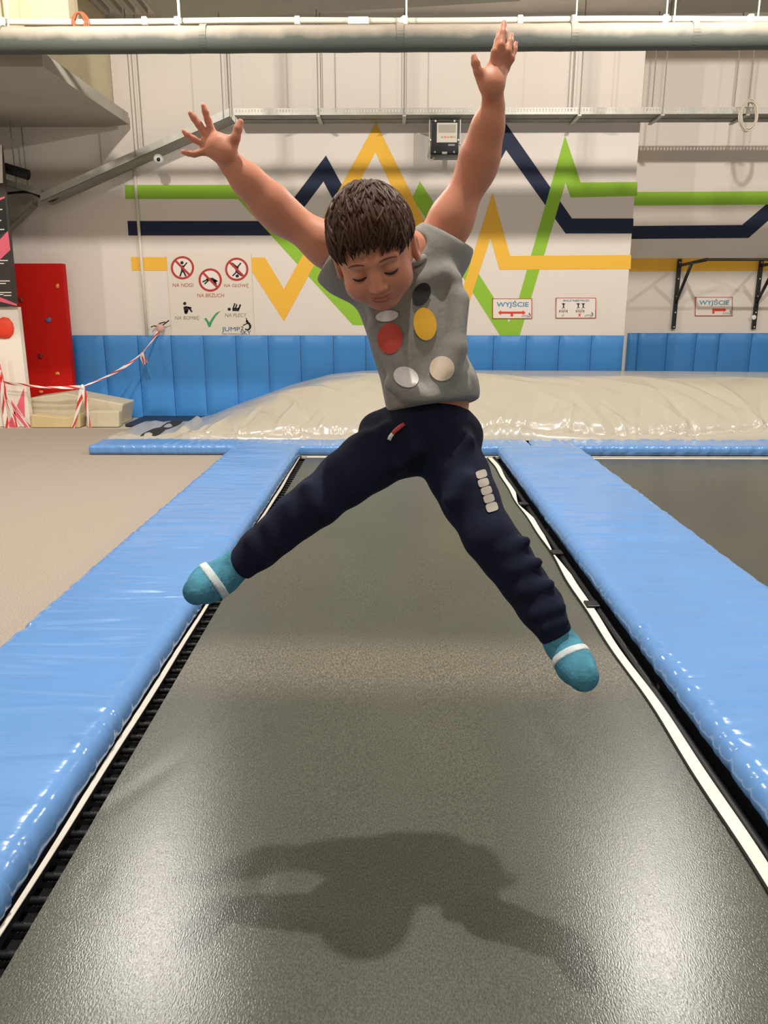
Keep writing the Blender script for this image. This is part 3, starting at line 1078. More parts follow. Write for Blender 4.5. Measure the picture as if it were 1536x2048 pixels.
TPY = 8.70
hk = at_Y(322, 656, WY - 0.02)
kn = at_Y(165, 774, TPY)
tape = empty('barrier_tape', (kn.x, kn.y, 0.0))
tag(tape, 'red and white barrier tape sagging from the mural wall to the white panel', 'barrier tape')
mid = at_Y(285, 705, 9.36)
ribbon('tape_span', [hk, mid, at_Y(235, 742, 9.05), kn], 0.032, tape, 0.7)
ribbon('tape_span', [kn, at_Y(110, 775, 8.68), at_Y(60, 772, 8.68), at_Y(6, 764, 8.66)], 0.04, tape, 0.5)
ribbon('tape_tail', [mid + Vector((0, 0, 0)), mid + Vector((-0.01, -0.02, -0.06)), mid + Vector((0.02, -0.02, -0.14))], 0.03, tape, 0.3)
ribbon('tape_tail', [mid + Vector((0, 0, 0)), mid + Vector((0.03, -0.03, -0.06)), mid + Vector((0.05, -0.02, -0.12))], 0.026, tape, 0.3)
ribbon('tape_tail', [kn, at_Y(160, 800, TPY), at_Y(146, 856, TPY)], 0.06, tape, 0.2, stripe=2.0)
ribbon('tape_tail', [kn, at_Y(171, 800, TPY - 0.02), at_Y(180, 856, TPY - 0.02)], 0.055, tape, 0.3, stripe=2.0)
ribbon('tape_tail', [at_Y(4, 764, 8.66), at_Y(20, 806, 8.66), at_Y(60, 854, 8.66)], 0.04, tape, 0.3)
ribbon('tape_tail', [at_Y(0, 740, 8.66), at_Y(8, 790, 8.66), at_Y(36, 854, 8.66)], 0.04, tape, 0.3)
ribbon('tape_tail', [at_Y(-8, 700, 8.66), at_Y(-2, 750, 8.66), at_Y(14, 856, 8.66)], 0.05, tape, 0.2)
MB().ball(kn, (0.022, 0.02, 0.03)).build('knot', M_WHITE_P, tape, smooth=True)
MB().ball(hk + Vector((0, -0.03, 0)), (0.05, 0.03, 0.05)).build('knot', mat('faded_pink_film', S(222, 176, 166), rough=0.5), tape, smooth=True)

wires = empty('wall_wires', (hk.x, WY, hk.z))
tag(wires, 'tuft of dark cut wires sticking out of the wall above the tape', 'wires')
for pts in ([(320, 656), (326, 650), (338, 641)], [(318, 658), (310, 652), (302, 654)], [(322, 654), (318, 648), (330, 644)]):
    w = [at_Y(a, b, WY - 0.02 - 0.03 * i) for i, (a, b) in enumerate(pts)]
    w[0].y = WY
    MB().tube(catmull(w, 5), 0.007, 6).build('wire', M_BLACK, wires, smooth=True)

# ------------------------------------------------------------------ thin vertical conduit on the wall
vt, vb = at_Y(273, 320, WY - 0.02), at_Y(294, 671, WY - 0.02)
o = MB().tube([Vector((vb.x, WY - 0.02, vt.z)), vb], 0.018, 10).build('wall_conduit', M_CONDUIT, None, smooth=True)
tag(o, 'thin white vertical conduit running down the left of the mural', 'conduit')


# ------------------------------------------------------------------ overhead services
PYY = 7.19
pz = at_Y(768, 76, PYY).z
pipe = empty('overhead_pipe', (0.2, PYY, pz - 0.1))
tag(pipe, 'thick grey insulated pipe crossing the whole width under the ceiling', 'pipe')
a, b = at_Y(0, 82, PYY), at_Y(1536, 72, PYY)
dirv = (b - a)
PA = a + dirv * ((-7.95 - a.x) / dirv.x)
PB = a + dirv * ((7.95 - a.x) / dirv.x)
pp = [PA + (PB - PA) * (i / 80) for i in range(81)]
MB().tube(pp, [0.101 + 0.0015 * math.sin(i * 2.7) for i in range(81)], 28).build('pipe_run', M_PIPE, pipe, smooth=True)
for px in (5, 410, 800, 1145, 1385):
    c = at_Y(px, 80 - px * 0.006, PYY)
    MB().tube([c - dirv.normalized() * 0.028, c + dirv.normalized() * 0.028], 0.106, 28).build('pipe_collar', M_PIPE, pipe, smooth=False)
for px in (20, 360, 812, 1150, 1345):
    c = at_Y(px, 80, PYY)
    MB().tube([Vector((c.x, PYY, pz + 0.07)), Vector((c.x, PYY, CEIL))], 0.007, 6).build('hanger_rod', M_CONDUIT, pipe)

CYY = 7.27
cz = at_Y(768, 41, CYY).z
con = empty('overhead_conduit', (0.2, CYY, cz))
tag(con, 'thin white electrical conduit running just above the thick grey pipe', 'conduit')
pts = []
for px in range(-1080, 2640, 40):
    q = at_Y(px, 44 - px * 0.004 + 1.2 * math.sin(px * 0.009), CYY)
    pts.append(q)
MB().tube(pts, 0.024, 12).build('tube', M_CONDUIT, con, smooth=True)
for px in (5, 290, 355, 595, 810, 1040, 1147, 1330, 1500):
    q = at_Y(px, 44 - px * 0.004, CYY)
    MB().box(q.x - 0.022, q.x + 0.022, CYY - 0.03, CYY + 0.03, q.z - 0.034, q.z + 0.03).build('clip', M_WHITE_P, con, bevel=0.006)
q = at_Y(717, 42, CYY)
MB().box(q.x - 0.085, q.x + 0.085, CYY - 0.045, CYY + 0.03, q.z - 0.035, q.z + 0.02).build('joint_box', M_WHITE_P, con, bevel=0.006)
q = at_Y(806, 42, CYY)
MB().ball((q.x, CYY, q.z - 0.01), (0.04, 0.04, 0.045)).build('junction', M_WHITE_P, con, smooth=True)
for px in (360, 813, 1332, 1515):
    q = at_Y(px, 42, CYY)
    MB().tube([Vector((q.x, CYY, q.z)), Vector((q.x, CYY, CEIL))], 0.007, 6).build('hanger_rod', M_CONDUIT, con)

# orange cable loop hanging at the conduit
c = at_Y(162, 48, CYY - 0.02)
oc = MB()
for k in range(5):
    rr = random.Random(k)
    ring = []
    for i in range(26):
        t = 2 * math.pi * i / 26
        ring.append(c + Vector(((0.045 + 0.012 * k % 0.03) * math.cos(t) + rr.uniform(-.004, .004), -0.035 + k * 0.012, 0.075 * math.sin(t) + 0.004 * k)))
    oc.tube(ring, 0.007, 6, closed=True)
o = oc.build('cable_coil', M_ORANGE, None, smooth=True)
tag(o, 'small orange cable coil hung on the conduit at the upper left', 'cable')

# ------------------------------------------------------------------ cable trays
ZB = at_Y(768, 246, WY - 0.04).z
YF = 9.20
ZT = at_Y(768, 216, YF).z
xL = at_Y(472, 236, 9.3).x
tray = empty('cable_tray', (1.2, 9.4, ZB))
tag(tray, 'long perforated metal cable tray hanging in front of the back wall', 'cable tray')
XR_ = 7.6
MB().box(xL, XR_, YF, WY - 0.03, ZB, ZB + 0.004).build('bottom', M_GALV_DULL, tray)
def lip(y, z0, z1):
    m1 = MB()
    m1.box(xL, XR_, y - 0.0015, y + 0.0015, z0, z0 + 0.028)
    m1.box(xL, XR_, y - 0.0015, y + 0.0015, z1 - 0.012, z1)
    m1.build('side_rail', M_GALV, tray)
    sl = MB()
    x = xL
    while x < XR_:
        sl.box(x, x + 0.020, y - 0.0015, y + 0.0015, z0 + 0.028, z1 - 0.012)
        x += 0.034
    o = sl.build('perforated_web', M_GALV, tray)
    o['kind'] = 'stuff'
lip(YF, ZB, ZT)
lip(WY - 0.032, ZB, ZT)
MB().box(xL, XR_, 9.39, 9.41, ZB - 0.008, ZB).build('stiffener', M_GALV_DULL, tray)
for px in (640, 808, 1150, 1312, 1478, 1650):
    X = at_Y(px, 236, 9.4).x
    MB().box(X - 0.02, X + 0.02, YF - 0.03, WY - 0.005, ZB - 0.022, ZB - 0.008).build('bracket', M_GALV, tray)
    for yy in (YF - 0.012, WY - 0.045):
        MB().tube([(X, yy, ZB - 0.02), (X, yy, CEIL)], 0.006, 6).build('hanger_rod', M_ROD, tray)

def sloped_tray(name, label, p0, p1, wy0, wy1, h, rods=(), cat='cable tray'):
    """tray running from p0 to p1 (x,z of its bottom) between depths wy0 and wy1"""
    root = empty(name, (p0.x, (wy0 + wy1) / 2, min(p0.z, p1.z)))
    tag(root, label, cat)
    def sl(y0, y1, a, b, nm, m):
        MB().prism([Vector((p0.x, y0, p0.z + a)), Vector((p1.x, y0, p1.z + a)), Vector((p1.x, y0, p1.z + b)), Vector((p0.x, y0, p0.z + b))], (0, y1 - y0, 0)).build(nm, m, root)
    sl(wy0, wy1, 0, 0.004, 'bottom', M_GALV_DULL)
    sl(wy0, wy0 + 0.003, 0, h, 'side_rail', M_GALV)
    sl(wy1 - 0.003, wy1, 0, h, 'side_rail', M_GALV)
    for f in rods:
        X = p0.x + (p1.x - p0.x) * f
        Z = p0.z + (p1.z - p0.z) * f
        for yy in (wy0 - 0.008, wy1 + 0.0):
            MB().tube([(X, yy, Z), (X, yy, CEIL)], 0.006, 6).build('hanger_rod', M_ROD, root)
    return root

a = at_Y(470, 246, WY - 0.05)
b = at_Y(104, 410, WY - 0.05)
sloped_tray('cable_tray', 'galvanised cable tray sloping down to the left beside the mural', a, b, 9.27, WY - 0.03, 0.085, rods=(0.03, 0.49))
a = at_Y(101, 398, WY - 0.10)
b = at_Y(-60, 350, WY - 0.10)
sloped_tray('cable_tray', 'short dusty cable tray climbing to the left behind the banner', a, b, 9.30, WY - 0.05, 0.07, rods=(0.3,))
sloped_tray('cable_tray', 'steep dusty tray dropping away to the lower left behind the banner', at_Y(72, 412, WY - 0.10), at_Y(-10, 492, WY - 0.10), 9.42, WY - 0.05, 0.06)
a, b = at_Y(-40, 321, 9.2), at_Y(57, 350, 9.2)
o = MB().tube([a, b], 0.055, 14).build('duct_stub', M_STEEL_D, None, smooth=True)
tag(o, 'dark pipe stub lying above the short dusty tray', 'pipe')
a, b = at_Y(10, 387, 9.34), at_Y(78, 386, 9.34)
cb = MB().tube(catmull([at_Y(-20, 388, 9.34), a, at_Y(60, 385, 9.36), at_Y(100, 402, 9.4), at_Y(130, 384, 9.45), at_Y(190, 350, 9.5)], 6), 0.014, 8)
o = cb.build('tray_cable', M_BLACK, None, smooth=True)
tag(o, 'dark cable lying along the dusty tray at the far left', 'cable')

# white cable coil hung on the tray at the right
c = at_Y(1497, 231, YF - 0.05)
cc = MB()
for k in range(7):
    rr = random.Random(30 + k)
    ring = []
    ph = rr.uniform(0, 6)
    for i in range(30):
        t = 2 * math.pi * i / 30
        ring.append(c + Vector(((0.085 + 0.008 * math.sin(2 * t + ph)) * math.cos(t), -0.03 + k * 0.01, (0.145 + 0.012 * math.sin(t + ph)) * math.sin(t))))
    cc.tube(ring, 0.007, 6, closed=True)
o = cc.build('cable_coil', M_CREAM_C, None, smooth=True)
tag(o, 'coil of cream cable hung over the cable tray at the right', 'cable')

# little loop of wire on the sloping tray
w = [at_Y(200, 345, 9.4), at_Y(180, 348, 9.4), at_Y(174, 356, 9.4), at_Y(184, 354, 9.4), at_Y(205, 352, 9.4)]
o = MB().tube(catmull(w, 6), 0.004, 5).build('wire_loop', M_BLACK, None, smooth=True)
tag(o, 'thin dark wire loop sticking out of the sloping cable tray', 'wire')

# security camera under the sloping tray
c = at_Y(317, 318, 9.20)
sc_ = empty('security_camera', c - Vector((0, 0, 0.05)))
tag(sc_, 'small white security camera with a dark lens on the sloping tray', 'camera')
MB().ball(c, (0.055, 0.06, 0.052), 18, 12).build('housing', M_WHITE_P, sc_, smooth=True)
MB().ball(c + Vector((0.012, -0.05, -0.012)), (0.022, 0.014, 0.022)).build('lens', M_S_BLACK, sc_, smooth=True)
MB().tube([c + Vector((-0.03, 0.02, 0.03)), c + Vector((-0.06, 0.08, 0.03)), c + Vector((-0.07, 0.12, 0.0))], 0.02, 10).build('mount', M_WHITE_P, sc_, smooth=True)

# floodlight
FY = 9.30
fl0, fl1 = at_Y(862, 243, FY), at_Y(917, 308, FY)
fl = empty('floodlight', ((fl0.x + fl1.x) / 2, FY, fl1.z))
tag(fl, 'black square floodlight hanging under the cable tray', 'floodlight')
MB().box(fl0.x, fl1.x, FY, FY + 0.09, fl1.z, fl0.z).build('housing', M_BLACK, fl, bevel=0.008)
g0, g1 = at_Y(874, 246, FY), at_Y(914, 285, FY)
MB().box(g0.x, g1.x, FY - 0.006, FY + 0.002, g1.z, g0.z).build('window_frame', M_GLASS_L, fl)
MB().box(g0.x + 0.018, g1.x - 0.018, FY - 0.009, FY - 0.005, g1.z + 0.10, g0.z - 0.018).build('reflector', mat('lamp_glass', S(176, 168, 152), rough=0.15, spec=0.8), fl)
for i in range(5):
    X = g0.x + 0.06 + i * 0.034
    MB().ball((X, FY - 0.008, g1.z + 0.055), (0.014, 0.006, 0.010), 8, 6).build('lamp_chip', M_HOLD_Y if i % 2 else M_GALV, fl)
for px, py in ((871, 242), (909, 242), (861, 280), (917, 280), (870, 304), (908, 304)):
    MB().ball(at_Y(px, py, FY - 0.008), 0.011, 8, 6).build('screw', M_WHITE_P, fl, smooth=True)
q = at_Y(889, 306, FY)
MB().box(q.x - 0.028, q.x + 0.028, FY - 0.008, FY + 0.0, q.z - 0.012, q.z + 0.012).build('latch', M_WHITE_P, fl)
q = at_Y(903, 290, FY)
MB().box(q.x - 0.036, q.x + 0.036, FY - 0.003, FY + 0.0, q.z - 0.009, q.z + 0.009).build('maker_plate', M_S_GREY, fl)
MB().box(fl0.x - 0.02, fl0.x - 0.008, FY + 0.01, FY + 0.07, fl1.z + 0.02, ZB).build('bracket_arm', M_GALV, fl)
MB().box(fl1.x + 0.008, fl1.x + 0.02, FY + 0.01, FY + 0.07, fl1.z + 0.1, ZB).build('bracket_arm', M_GALV, fl)
MB().box(fl0.x, fl1.x, FY + 0.03, FY + 0.1, fl1.z - 0.045, fl1.z).build('gear_box', M_GALV_DULL, fl)
MB().tube(catmull([at_Y(858, 302, FY + 0.03), at_Y(857, 316, FY + 0.02), at_Y(864, 320, FY + 0.02), at_Y(869, 313, FY + 0.05)], 6), 0.012, 8).build('cable', M_CONDUIT, fl, smooth=True)


# ------------------------------------------------------------------ signs
def text_mesh(s, bold=0.0, shear=0.0):
    cu = bpy.data.curves.new('txt', 'FONT')
    cu.body = s
    cu.size = 1.0
    cu.offset = bold
    cu.shear = shear
    cu.extrude = 0.0
    to = bpy.data.objects.new('txt', cu)
    COL.objects.link(to)
    dg = bpy.context.evaluated_depsgraph_get()
    me = bpy.data.meshes.new_from_object(to.evaluated_get(dg))
    bpy.data.objects.remove(to)
    bpy.data.curves.remove(cu)
    return me


def text_on(parent, s, px0, px1, py0, py1, Y, m, lift, bold=0.0, shear=0.0, name='lettering', rot=0.0):
    """fit text into the pixel box on the plane Y, slightly proud"""
    me = text_mesh(s, bold, shear)
    n = len(me.vertices)
    a = np.empty(n * 3)
    me.vertices.foreach_get('co', a)
    a = a.reshape(-1, 3)
    lo, hi = a.min(0), a.max(0)
    p0, p1 = at_Y(px0, py1, Y), at_Y(px1, py0, Y)
    sx = (p1.x - p0.x) / (hi[0] - lo[0])
    sz = (p1.z - p0.z) / (hi[1] - lo[1])
    out = np.empty_like(a)
    out[:, 0] = p0.x + (a[:, 0] - lo[0]) * sx
    out[:, 1] = Y - lift
    out[:, 2] = p0.z + (a[:, 1] - lo[1]) * sz
    me.vertices.foreach_set('co', out.ravel())
    me.update()
    me.materials.clear()
    return link_mesh(name, me, m, parent)


def poly_on(parent, pix, Y, m, lift, name='print', th=0.001):
    w = [at_Y(a, b, Y) for a, b in pix]
    w = [Vector((p.x, Y - lift, p.z)) for p in w]
    return MB().prism(w, (0, th, 0)).build(name, m, parent, tri=True)


def disc_pix(cx, cy, r, n=24):
    return [(cx + r * math.cos(2 * math.pi * k / n), cy + r * math.sin(2 * math.pi * k / n)) for k in range(n)]


def ring_on(parent, cx, cy, r0, r1, Y, m, lift, name='ring'):
    n = 36
    o = [at_Y(*p, Y) for p in disc_pix(cx, cy, r1, n)]
    i = [at_Y(*p, Y) for p in disc_pix(cx, cy, r0, n)]
    vs = [Vector((p.x, Y - lift, p.z)) for p in o + i]
    fs = [(k, (k + 1) % n, n + (k + 1) % n, n + k) for k in range(n)]
    return MB().add(vs, fs).build(name, m, parent)


def line_pix(a, b, w):
    d = Vector((b[0] - a[0], b[1] - a[1])).normalized() * w / 2
    p = Vector((-d.y, d.x))
    return [(a[0] + p.x, a[1] + p.y), (b[0] + p.x, b[1] + p.y), (b[0] - p.x, b[1] - p.y), (a[0] - p.x, a[1] - p.y)]


def figure(parent, strokes, dots, Y, lift, m=M_S_BLACK, name='pictogram'):
    mb = MB()
    for a, b, w in strokes:
        q = [at_Y(*p, Y) for p in line_pix(a, b, w)]
        mb.prism([Vector((p.x, Y - lift, p.z)) for p in q], (0, 0.0008, 0))
    for cx, cy, r in dots:
        q = [at_Y(*p, Y) for p in disc_pix(cx, cy, r, 14)]
        mb.prism([Vector((p.x, Y - lift, p.z)) for p in q], (0, 0.0008, 0))
    return mb.build(name, m, parent)


def board(name, label, cat, x0, y0, x1, y1, Y, m, th=0.008):
    a, b = at_Y(x0, y1, Y - th), at_Y(x1, y0, Y - th)
    root = empty(name, ((a.x + b.x) / 2, Y - th, a.z))
    tag(root, label, cat)
    MB().box(a.x, b.x, Y - th, Y - 0.0055, a.z, b.z).build('board', m, root)
    return root


PSY = WY - 0.010
pos = board('rules_poster', 'large pale poster of landing rules with red ban signs and a green tick', 'poster', 344, 508, 502, 671, WY, M_POSTER, 0.010)
LF = 0.002
def ban_sign(cx, cy, r):
    MBp = disc_pix(cx, cy, r + 0.5, 36)
    poly_on(pos, MBp, PSY, M_SIGN, 0.001, 'white_disc', 0.0008)
    ring_on(pos, cx, cy, r - 4.2, r, PSY, M_S_RED, 0.004, 'red_ring')
    k = r * 0.69
    poly_on(pos, line_pix((cx - k, cy - k), (cx + k, cy + k), 4.2), PSY, M_S_RED, 0.0045, 'red_bar')
ban_sign(365, 535.5, 23.3)
ban_sign(420.5, 560, 23.3)
ban_sign(473.5, 538.5, 23.3)
# figures inside the ban signs
figure(pos, [((365, 531), (365.5, 544), 6), ((362, 533), (356, 526), 2.4), ((367, 534), (374, 525), 2.4), ((363.5, 543), (360, 553), 3), ((367, 543), (372, 552.5), 3)], [(364, 525.5, 3.3)], PSY, 0.003)
figure(pos, [((413, 559), (427, 558), 5), ((415, 559), (405, 564), 2.6), ((417, 561), (409, 568), 2.6), ((426, 558), (435, 563), 3), ((428, 560), (433, 569), 2.4), ((424, 560), (431, 566), 2)], [(430, 562, 3)], PSY, 0.003)
figure(pos, [((475, 533), (473, 545), 5), ((474, 534), (464, 526), 2.6), ((475, 534), (482, 526), 2.6), ((472, 545), (465, 552), 2.6), ((474, 545), (484, 552), 2.6)], [(474.5, 552, 3.3)], PSY, 0.003)
text_on(pos, 'NA NOGI', 345, 387, 566.5, 574, PSY, M_S_BROWN, LF, 0.0, 0.2)
text_on(pos, 'NA BRZUCH', 394.5, 448.5, 587, 594.5, PSY, M_S_BROWN, LF, 0.0, 0.2)
text_on(pos, 'NA GŁOWĘ', 448, 497.5, 567.5, 576, PSY, M_S_BROWN, LF, 0.0, 0.2)
text_on(pos, 'NA BOMBĘ', 350, 398.5, 632, 641, PSY, M_S_OLIVE, LF, 0.0, 0.2)
text_on(pos, 'NA PLECY', 450, 493.5, 626.5, 634, PSY, M_S_OLIVE, LF, 0.0, 0.2)
figure(pos, [((370, 613), (372, 625), 6.5), ((371, 613.5), (383, 616), 3), ((374, 624), (377, 614), 3.4), ((377, 614), (384, 624), 3.4)], [(369.5, 607, 3.2), (372, 625, 3.2)], PSY, LF)
figure(pos, [((465, 619), (478, 619), 6.5), ((466, 618), (470, 606.5), 2.6), ((471, 617), (474, 608.5), 2.6), ((477, 619), (481, 609), 3.4)], [(458.5, 618.5, 3.2)], PSY, LF)
poly_on(pos, [(408, 637), (413, 636), (418.5, 645), (424, 636), (432, 626), (441.5, 621.5), (432, 632), (424, 645), (421, 654), (417, 654), (413, 644)], PSY, M_S_GREEN, LF, 'green_tick')
def logo(parent, x0, y1, s, Y, lift):
    """park logo: JUMP in blue, 2 above SKY, leaping black figure"""
    X = lambda u: x0 + u * s
    Yp = lambda v: y1 - v * s
    text_on(parent, 'JUMP', X(0), X(36), Yp(16), Yp(5), Y, M_S_BLUE2, lift, 0.0)
    text_on(parent, '2', X(37.5), X(43), Yp(17.5), Yp(10), Y, M_S_BLACK, lift, 0.0)
    text_on(parent, 'SKY', X(37), X(58), Yp(9), Yp(0.5), Y, M_S_BLUE2, lift, 0.01)
    text_on(parent, 'PARK TRAMPOLIN', X(0), X(35.5), Yp(3.2), Yp(1), Y, M_S_BLACK, lift, 0.0)
    P = lambda u, v: (X(u), Yp(v))
    figure(parent, [(P(50, 26), P(56, 21), 4.5 * s), (P(56, 21), P(56.5, 14), 4.5 * s), (P(56.5, 14), P(52, 10), 3.5 * s), (P(52, 10), P(46, 12), 2.4 * s), (P(52, 24), P(42, 19), 2 * s), (P(50, 28), P(48.5, 34), 1.8 * s)], [(X(50), Yp(27.5), 2.6 * s)], Y, lift)
logo(pos, 444, 670, 1.0, PSY, LF)


def exit_sign(label, x0, y0, x1, y1, Y, arrow):
    th = 0.012
    root = board('exit_sign', label, 'sign', x0, y0, x1, y1, Y, M_SIGN, th)
    SY = Y - th
    u = (x1 - x0)
    # thin red frame
    for q in ([(x0, y0), (x1, y0), (x1, y0 + 1.2), (x0, y0 + 1.2)], [(x0, y1 - 1.2), (x1, y1 - 1.2), (x1, y1), (x0, y1)], [(x0, y0), (x0 + 1.2, y0), (x0 + 1.2, y1), (x0, y1)], [(x1 - 1.2, y0), (x1, y0), (x1, y1), (x1 - 1.2, y1)]):
        poly_on(root, q, SY, M_S_RED, 0.0012, 'red_border')
    hh = y1 - y0
    text_on(root, 'WYJŚCIE', x0 + u * 0.10, x0 + u * 0.92, y0 + hh * 0.10, y0 + hh * 0.48, SY, M_S_BLUE, 0.0015, 0.02)
    if arrow == 'both':
        a, b = x0 + u * .14, x0 + u * .84
        c, t = y0 + hh * .70, hh * .055
        poly_on(root, [(a, c), (a + 6, c - 5), (a + 6, c - t), (b - 6, c - t), (b - 6, c - 5), (b, c), (b - 6, c + 5), (b - 6, c + t),
                       ((a + b) / 2 + 2.6, c + t), ((a + b) / 2 + 2.6, c + 7.5), ((a + b) / 2 - 2.6, c + 7.5), ((a + b) / 2 - 2.6, c + t), (a + 6, c + t), (a + 6, c + 5)], SY, M_S_RED2, 0.0015, 'red_arrow')
    else:
        a, b = x0 + u * .46, x0 + u * .84
        c, t = y0 + hh * .68, hh * .07
        poly_on(root, [(a, c - t), (b - 5, c - t), (b - 5, c - 4.4), (b, c), (b - 5, c + 4.4), (b - 5, c + t), (a + 4.5, c + t), (a + 4.5, c + 7.5), (a, c + 7.5)], SY, M_S_RED2, 0.0015, 'red_arrow')
    logo(root, x0 + u * 0.74, y1 - 2.2, 0.30, SY, 0.0016)
    return root


exit_sign('white exit sign with a red double-headed arrow over the green stripe', 985, 597, 1064, 637.5, WY, 'both')
exit_sign('white exit sign with a red right-turn arrow under the pull-up bar', 1390, 594, 1465, 632, RY, 'right')

js = board('rule_sign', 'white sign with trampoline pictograms right of the green stripe', 'sign', 1111.5, 595.5, 1192, 636.5, WY, M_SIGN, 0.012)
SY = WY - 0.012
for q in ([(1111.5, 595.5), (1192, 595.5), (1192, 596.7), (1111.5, 596.7)], [(1111.5, 635.3), (1192, 635.3), (1192, 636.5), (1111.5, 636.5)], [(1111.5, 595.5), (1112.7, 595.5), (1112.7, 636.5), (1111.5, 636.5)], [(1190.8, 595.5), (1192, 595.5), (1192, 636.5), (1190.8, 636.5)]):
    poly_on(js, q, SY, M_S_RED, 0.0012, 'red_border')
text_on(js, 'SKACZ POJEDYNCZO', 1126, 1179, 599.5, 604, SY, M_S_BLUE2, 0.0015, 0.02)
def jumper(cx, cy):
    figure(js, [((cx, cy - 2), (cx, cy + 3), 2.2), ((cx, cy - 1), (cx - 3.5, cy - 5), 1.1), ((cx, cy - 1), (cx + 3.5, cy - 5), 1.1), ((cx, cy + 3), (cx - 3, cy + 6), 1.1), ((cx, cy + 3), (cx + 3, cy + 4.5), 1.1)], [(cx, cy - 4, 1.5)], SY, 0.0015)
def tramp(cx, cy):
    figure(js, [((cx - 8, cy - 1.4), (cx + 8, cy - 1.4), 0.9), ((cx - 8, cy + 1.4), (cx + 8, cy + 1.4), 0.9), ((cx - 8, cy - 1.6), (cx - 8, cy + 3), 0.9), ((cx + 8, cy - 1.6), (cx + 8, cy + 3), 0.9), ((cx, cy + 1.4), (cx, cy + 4), 0.8)], [], SY, 0.0015)
jumper(1127, 611.5)
jumper(1156.5, 611.5)
jumper(1166.5, 611.5)
tramp(1126.5, 622)
tramp(1160, 622)
figure(js, [((1123.5, 629.5), (1125.5, 632.5), 1.0), ((1125.5, 632.5), (1128.5, 627.5), 1.0)], [], SY, 0.0015, M_S_OLIVE, 'tick')
figure(js, [((1157, 627), (1161, 633), 1.4), ((1162, 627), (1156.5, 633), 1.4)], [], SY, 0.0015, M_S_RED2, 'cross')
logo(js, 1169, 634, 0.30, SY, 0.0016)


# ------------------------------------------------------------------ pull-up bar
pu = empty('pull_up_bar', (at_Y(1440, 600, RY).x, RY - 0.4, at_Y(1347, 658, RY).z))
tag(pu, 'black wall-mounted pull-up bar frame in the recess at the right', 'pull-up bar')
zt_, zb_ = at_Y(1358, 518, RY - 0.03).z, at_Y(1348, 658, RY - 0.03).z
xs_ = [at_Y(1353, 590, RY - 0.03).x, at_Y(1515, 590, RY - 0.03).x, at_Y(1677, 590, RY - 0.03).x]
arm_z = at_Y(1361, 531, RY - 0.05).z
arm_y = RY - 0.92
bar_z = arm_z + 0.02
for X in xs_:
    MB().box(X - 0.024, X + 0.024, RY - 0.045, RY - 0.006, zb_, zt_).build('upright', M_BLACK, pu, bevel=0.004)
    for f in (0.03, 0.24, 0.47, 0.72, 0.95):
        z = zb_ + (zt_ - zb_) * f
        MB().ball((X, RY - 0.047, z), 0.009, 8, 6).build('bolt', M_WHITE_P, pu, smooth=True)
    MB().tube([(X, RY - 0.03, arm_z), (X, arm_y, bar_z)], 0.02, 10).build('arm', M_BLACK, pu, smooth=True)
    MB().tube([(X, RY - 0.03, arm_z - 0.46), (X, RY - 0.45, arm_z)], 0.02, 10).build('brace', M_BLACK, pu, smooth=True)
MB().tube([(xs_[0] - 0.01, arm_y, bar_z), (xs_[2] + 0.01, arm_y, bar_z)], 0.016, 10).build('bar', M_BLACK, pu, smooth=True)
MB().ball((xs_[1] - 0.02, RY - 0.05, zb_ + (zt_ - zb_) * 0.17), (0.03, 0.006, 0.03)).build('sticker', M_WHITE_P, pu, smooth=True)

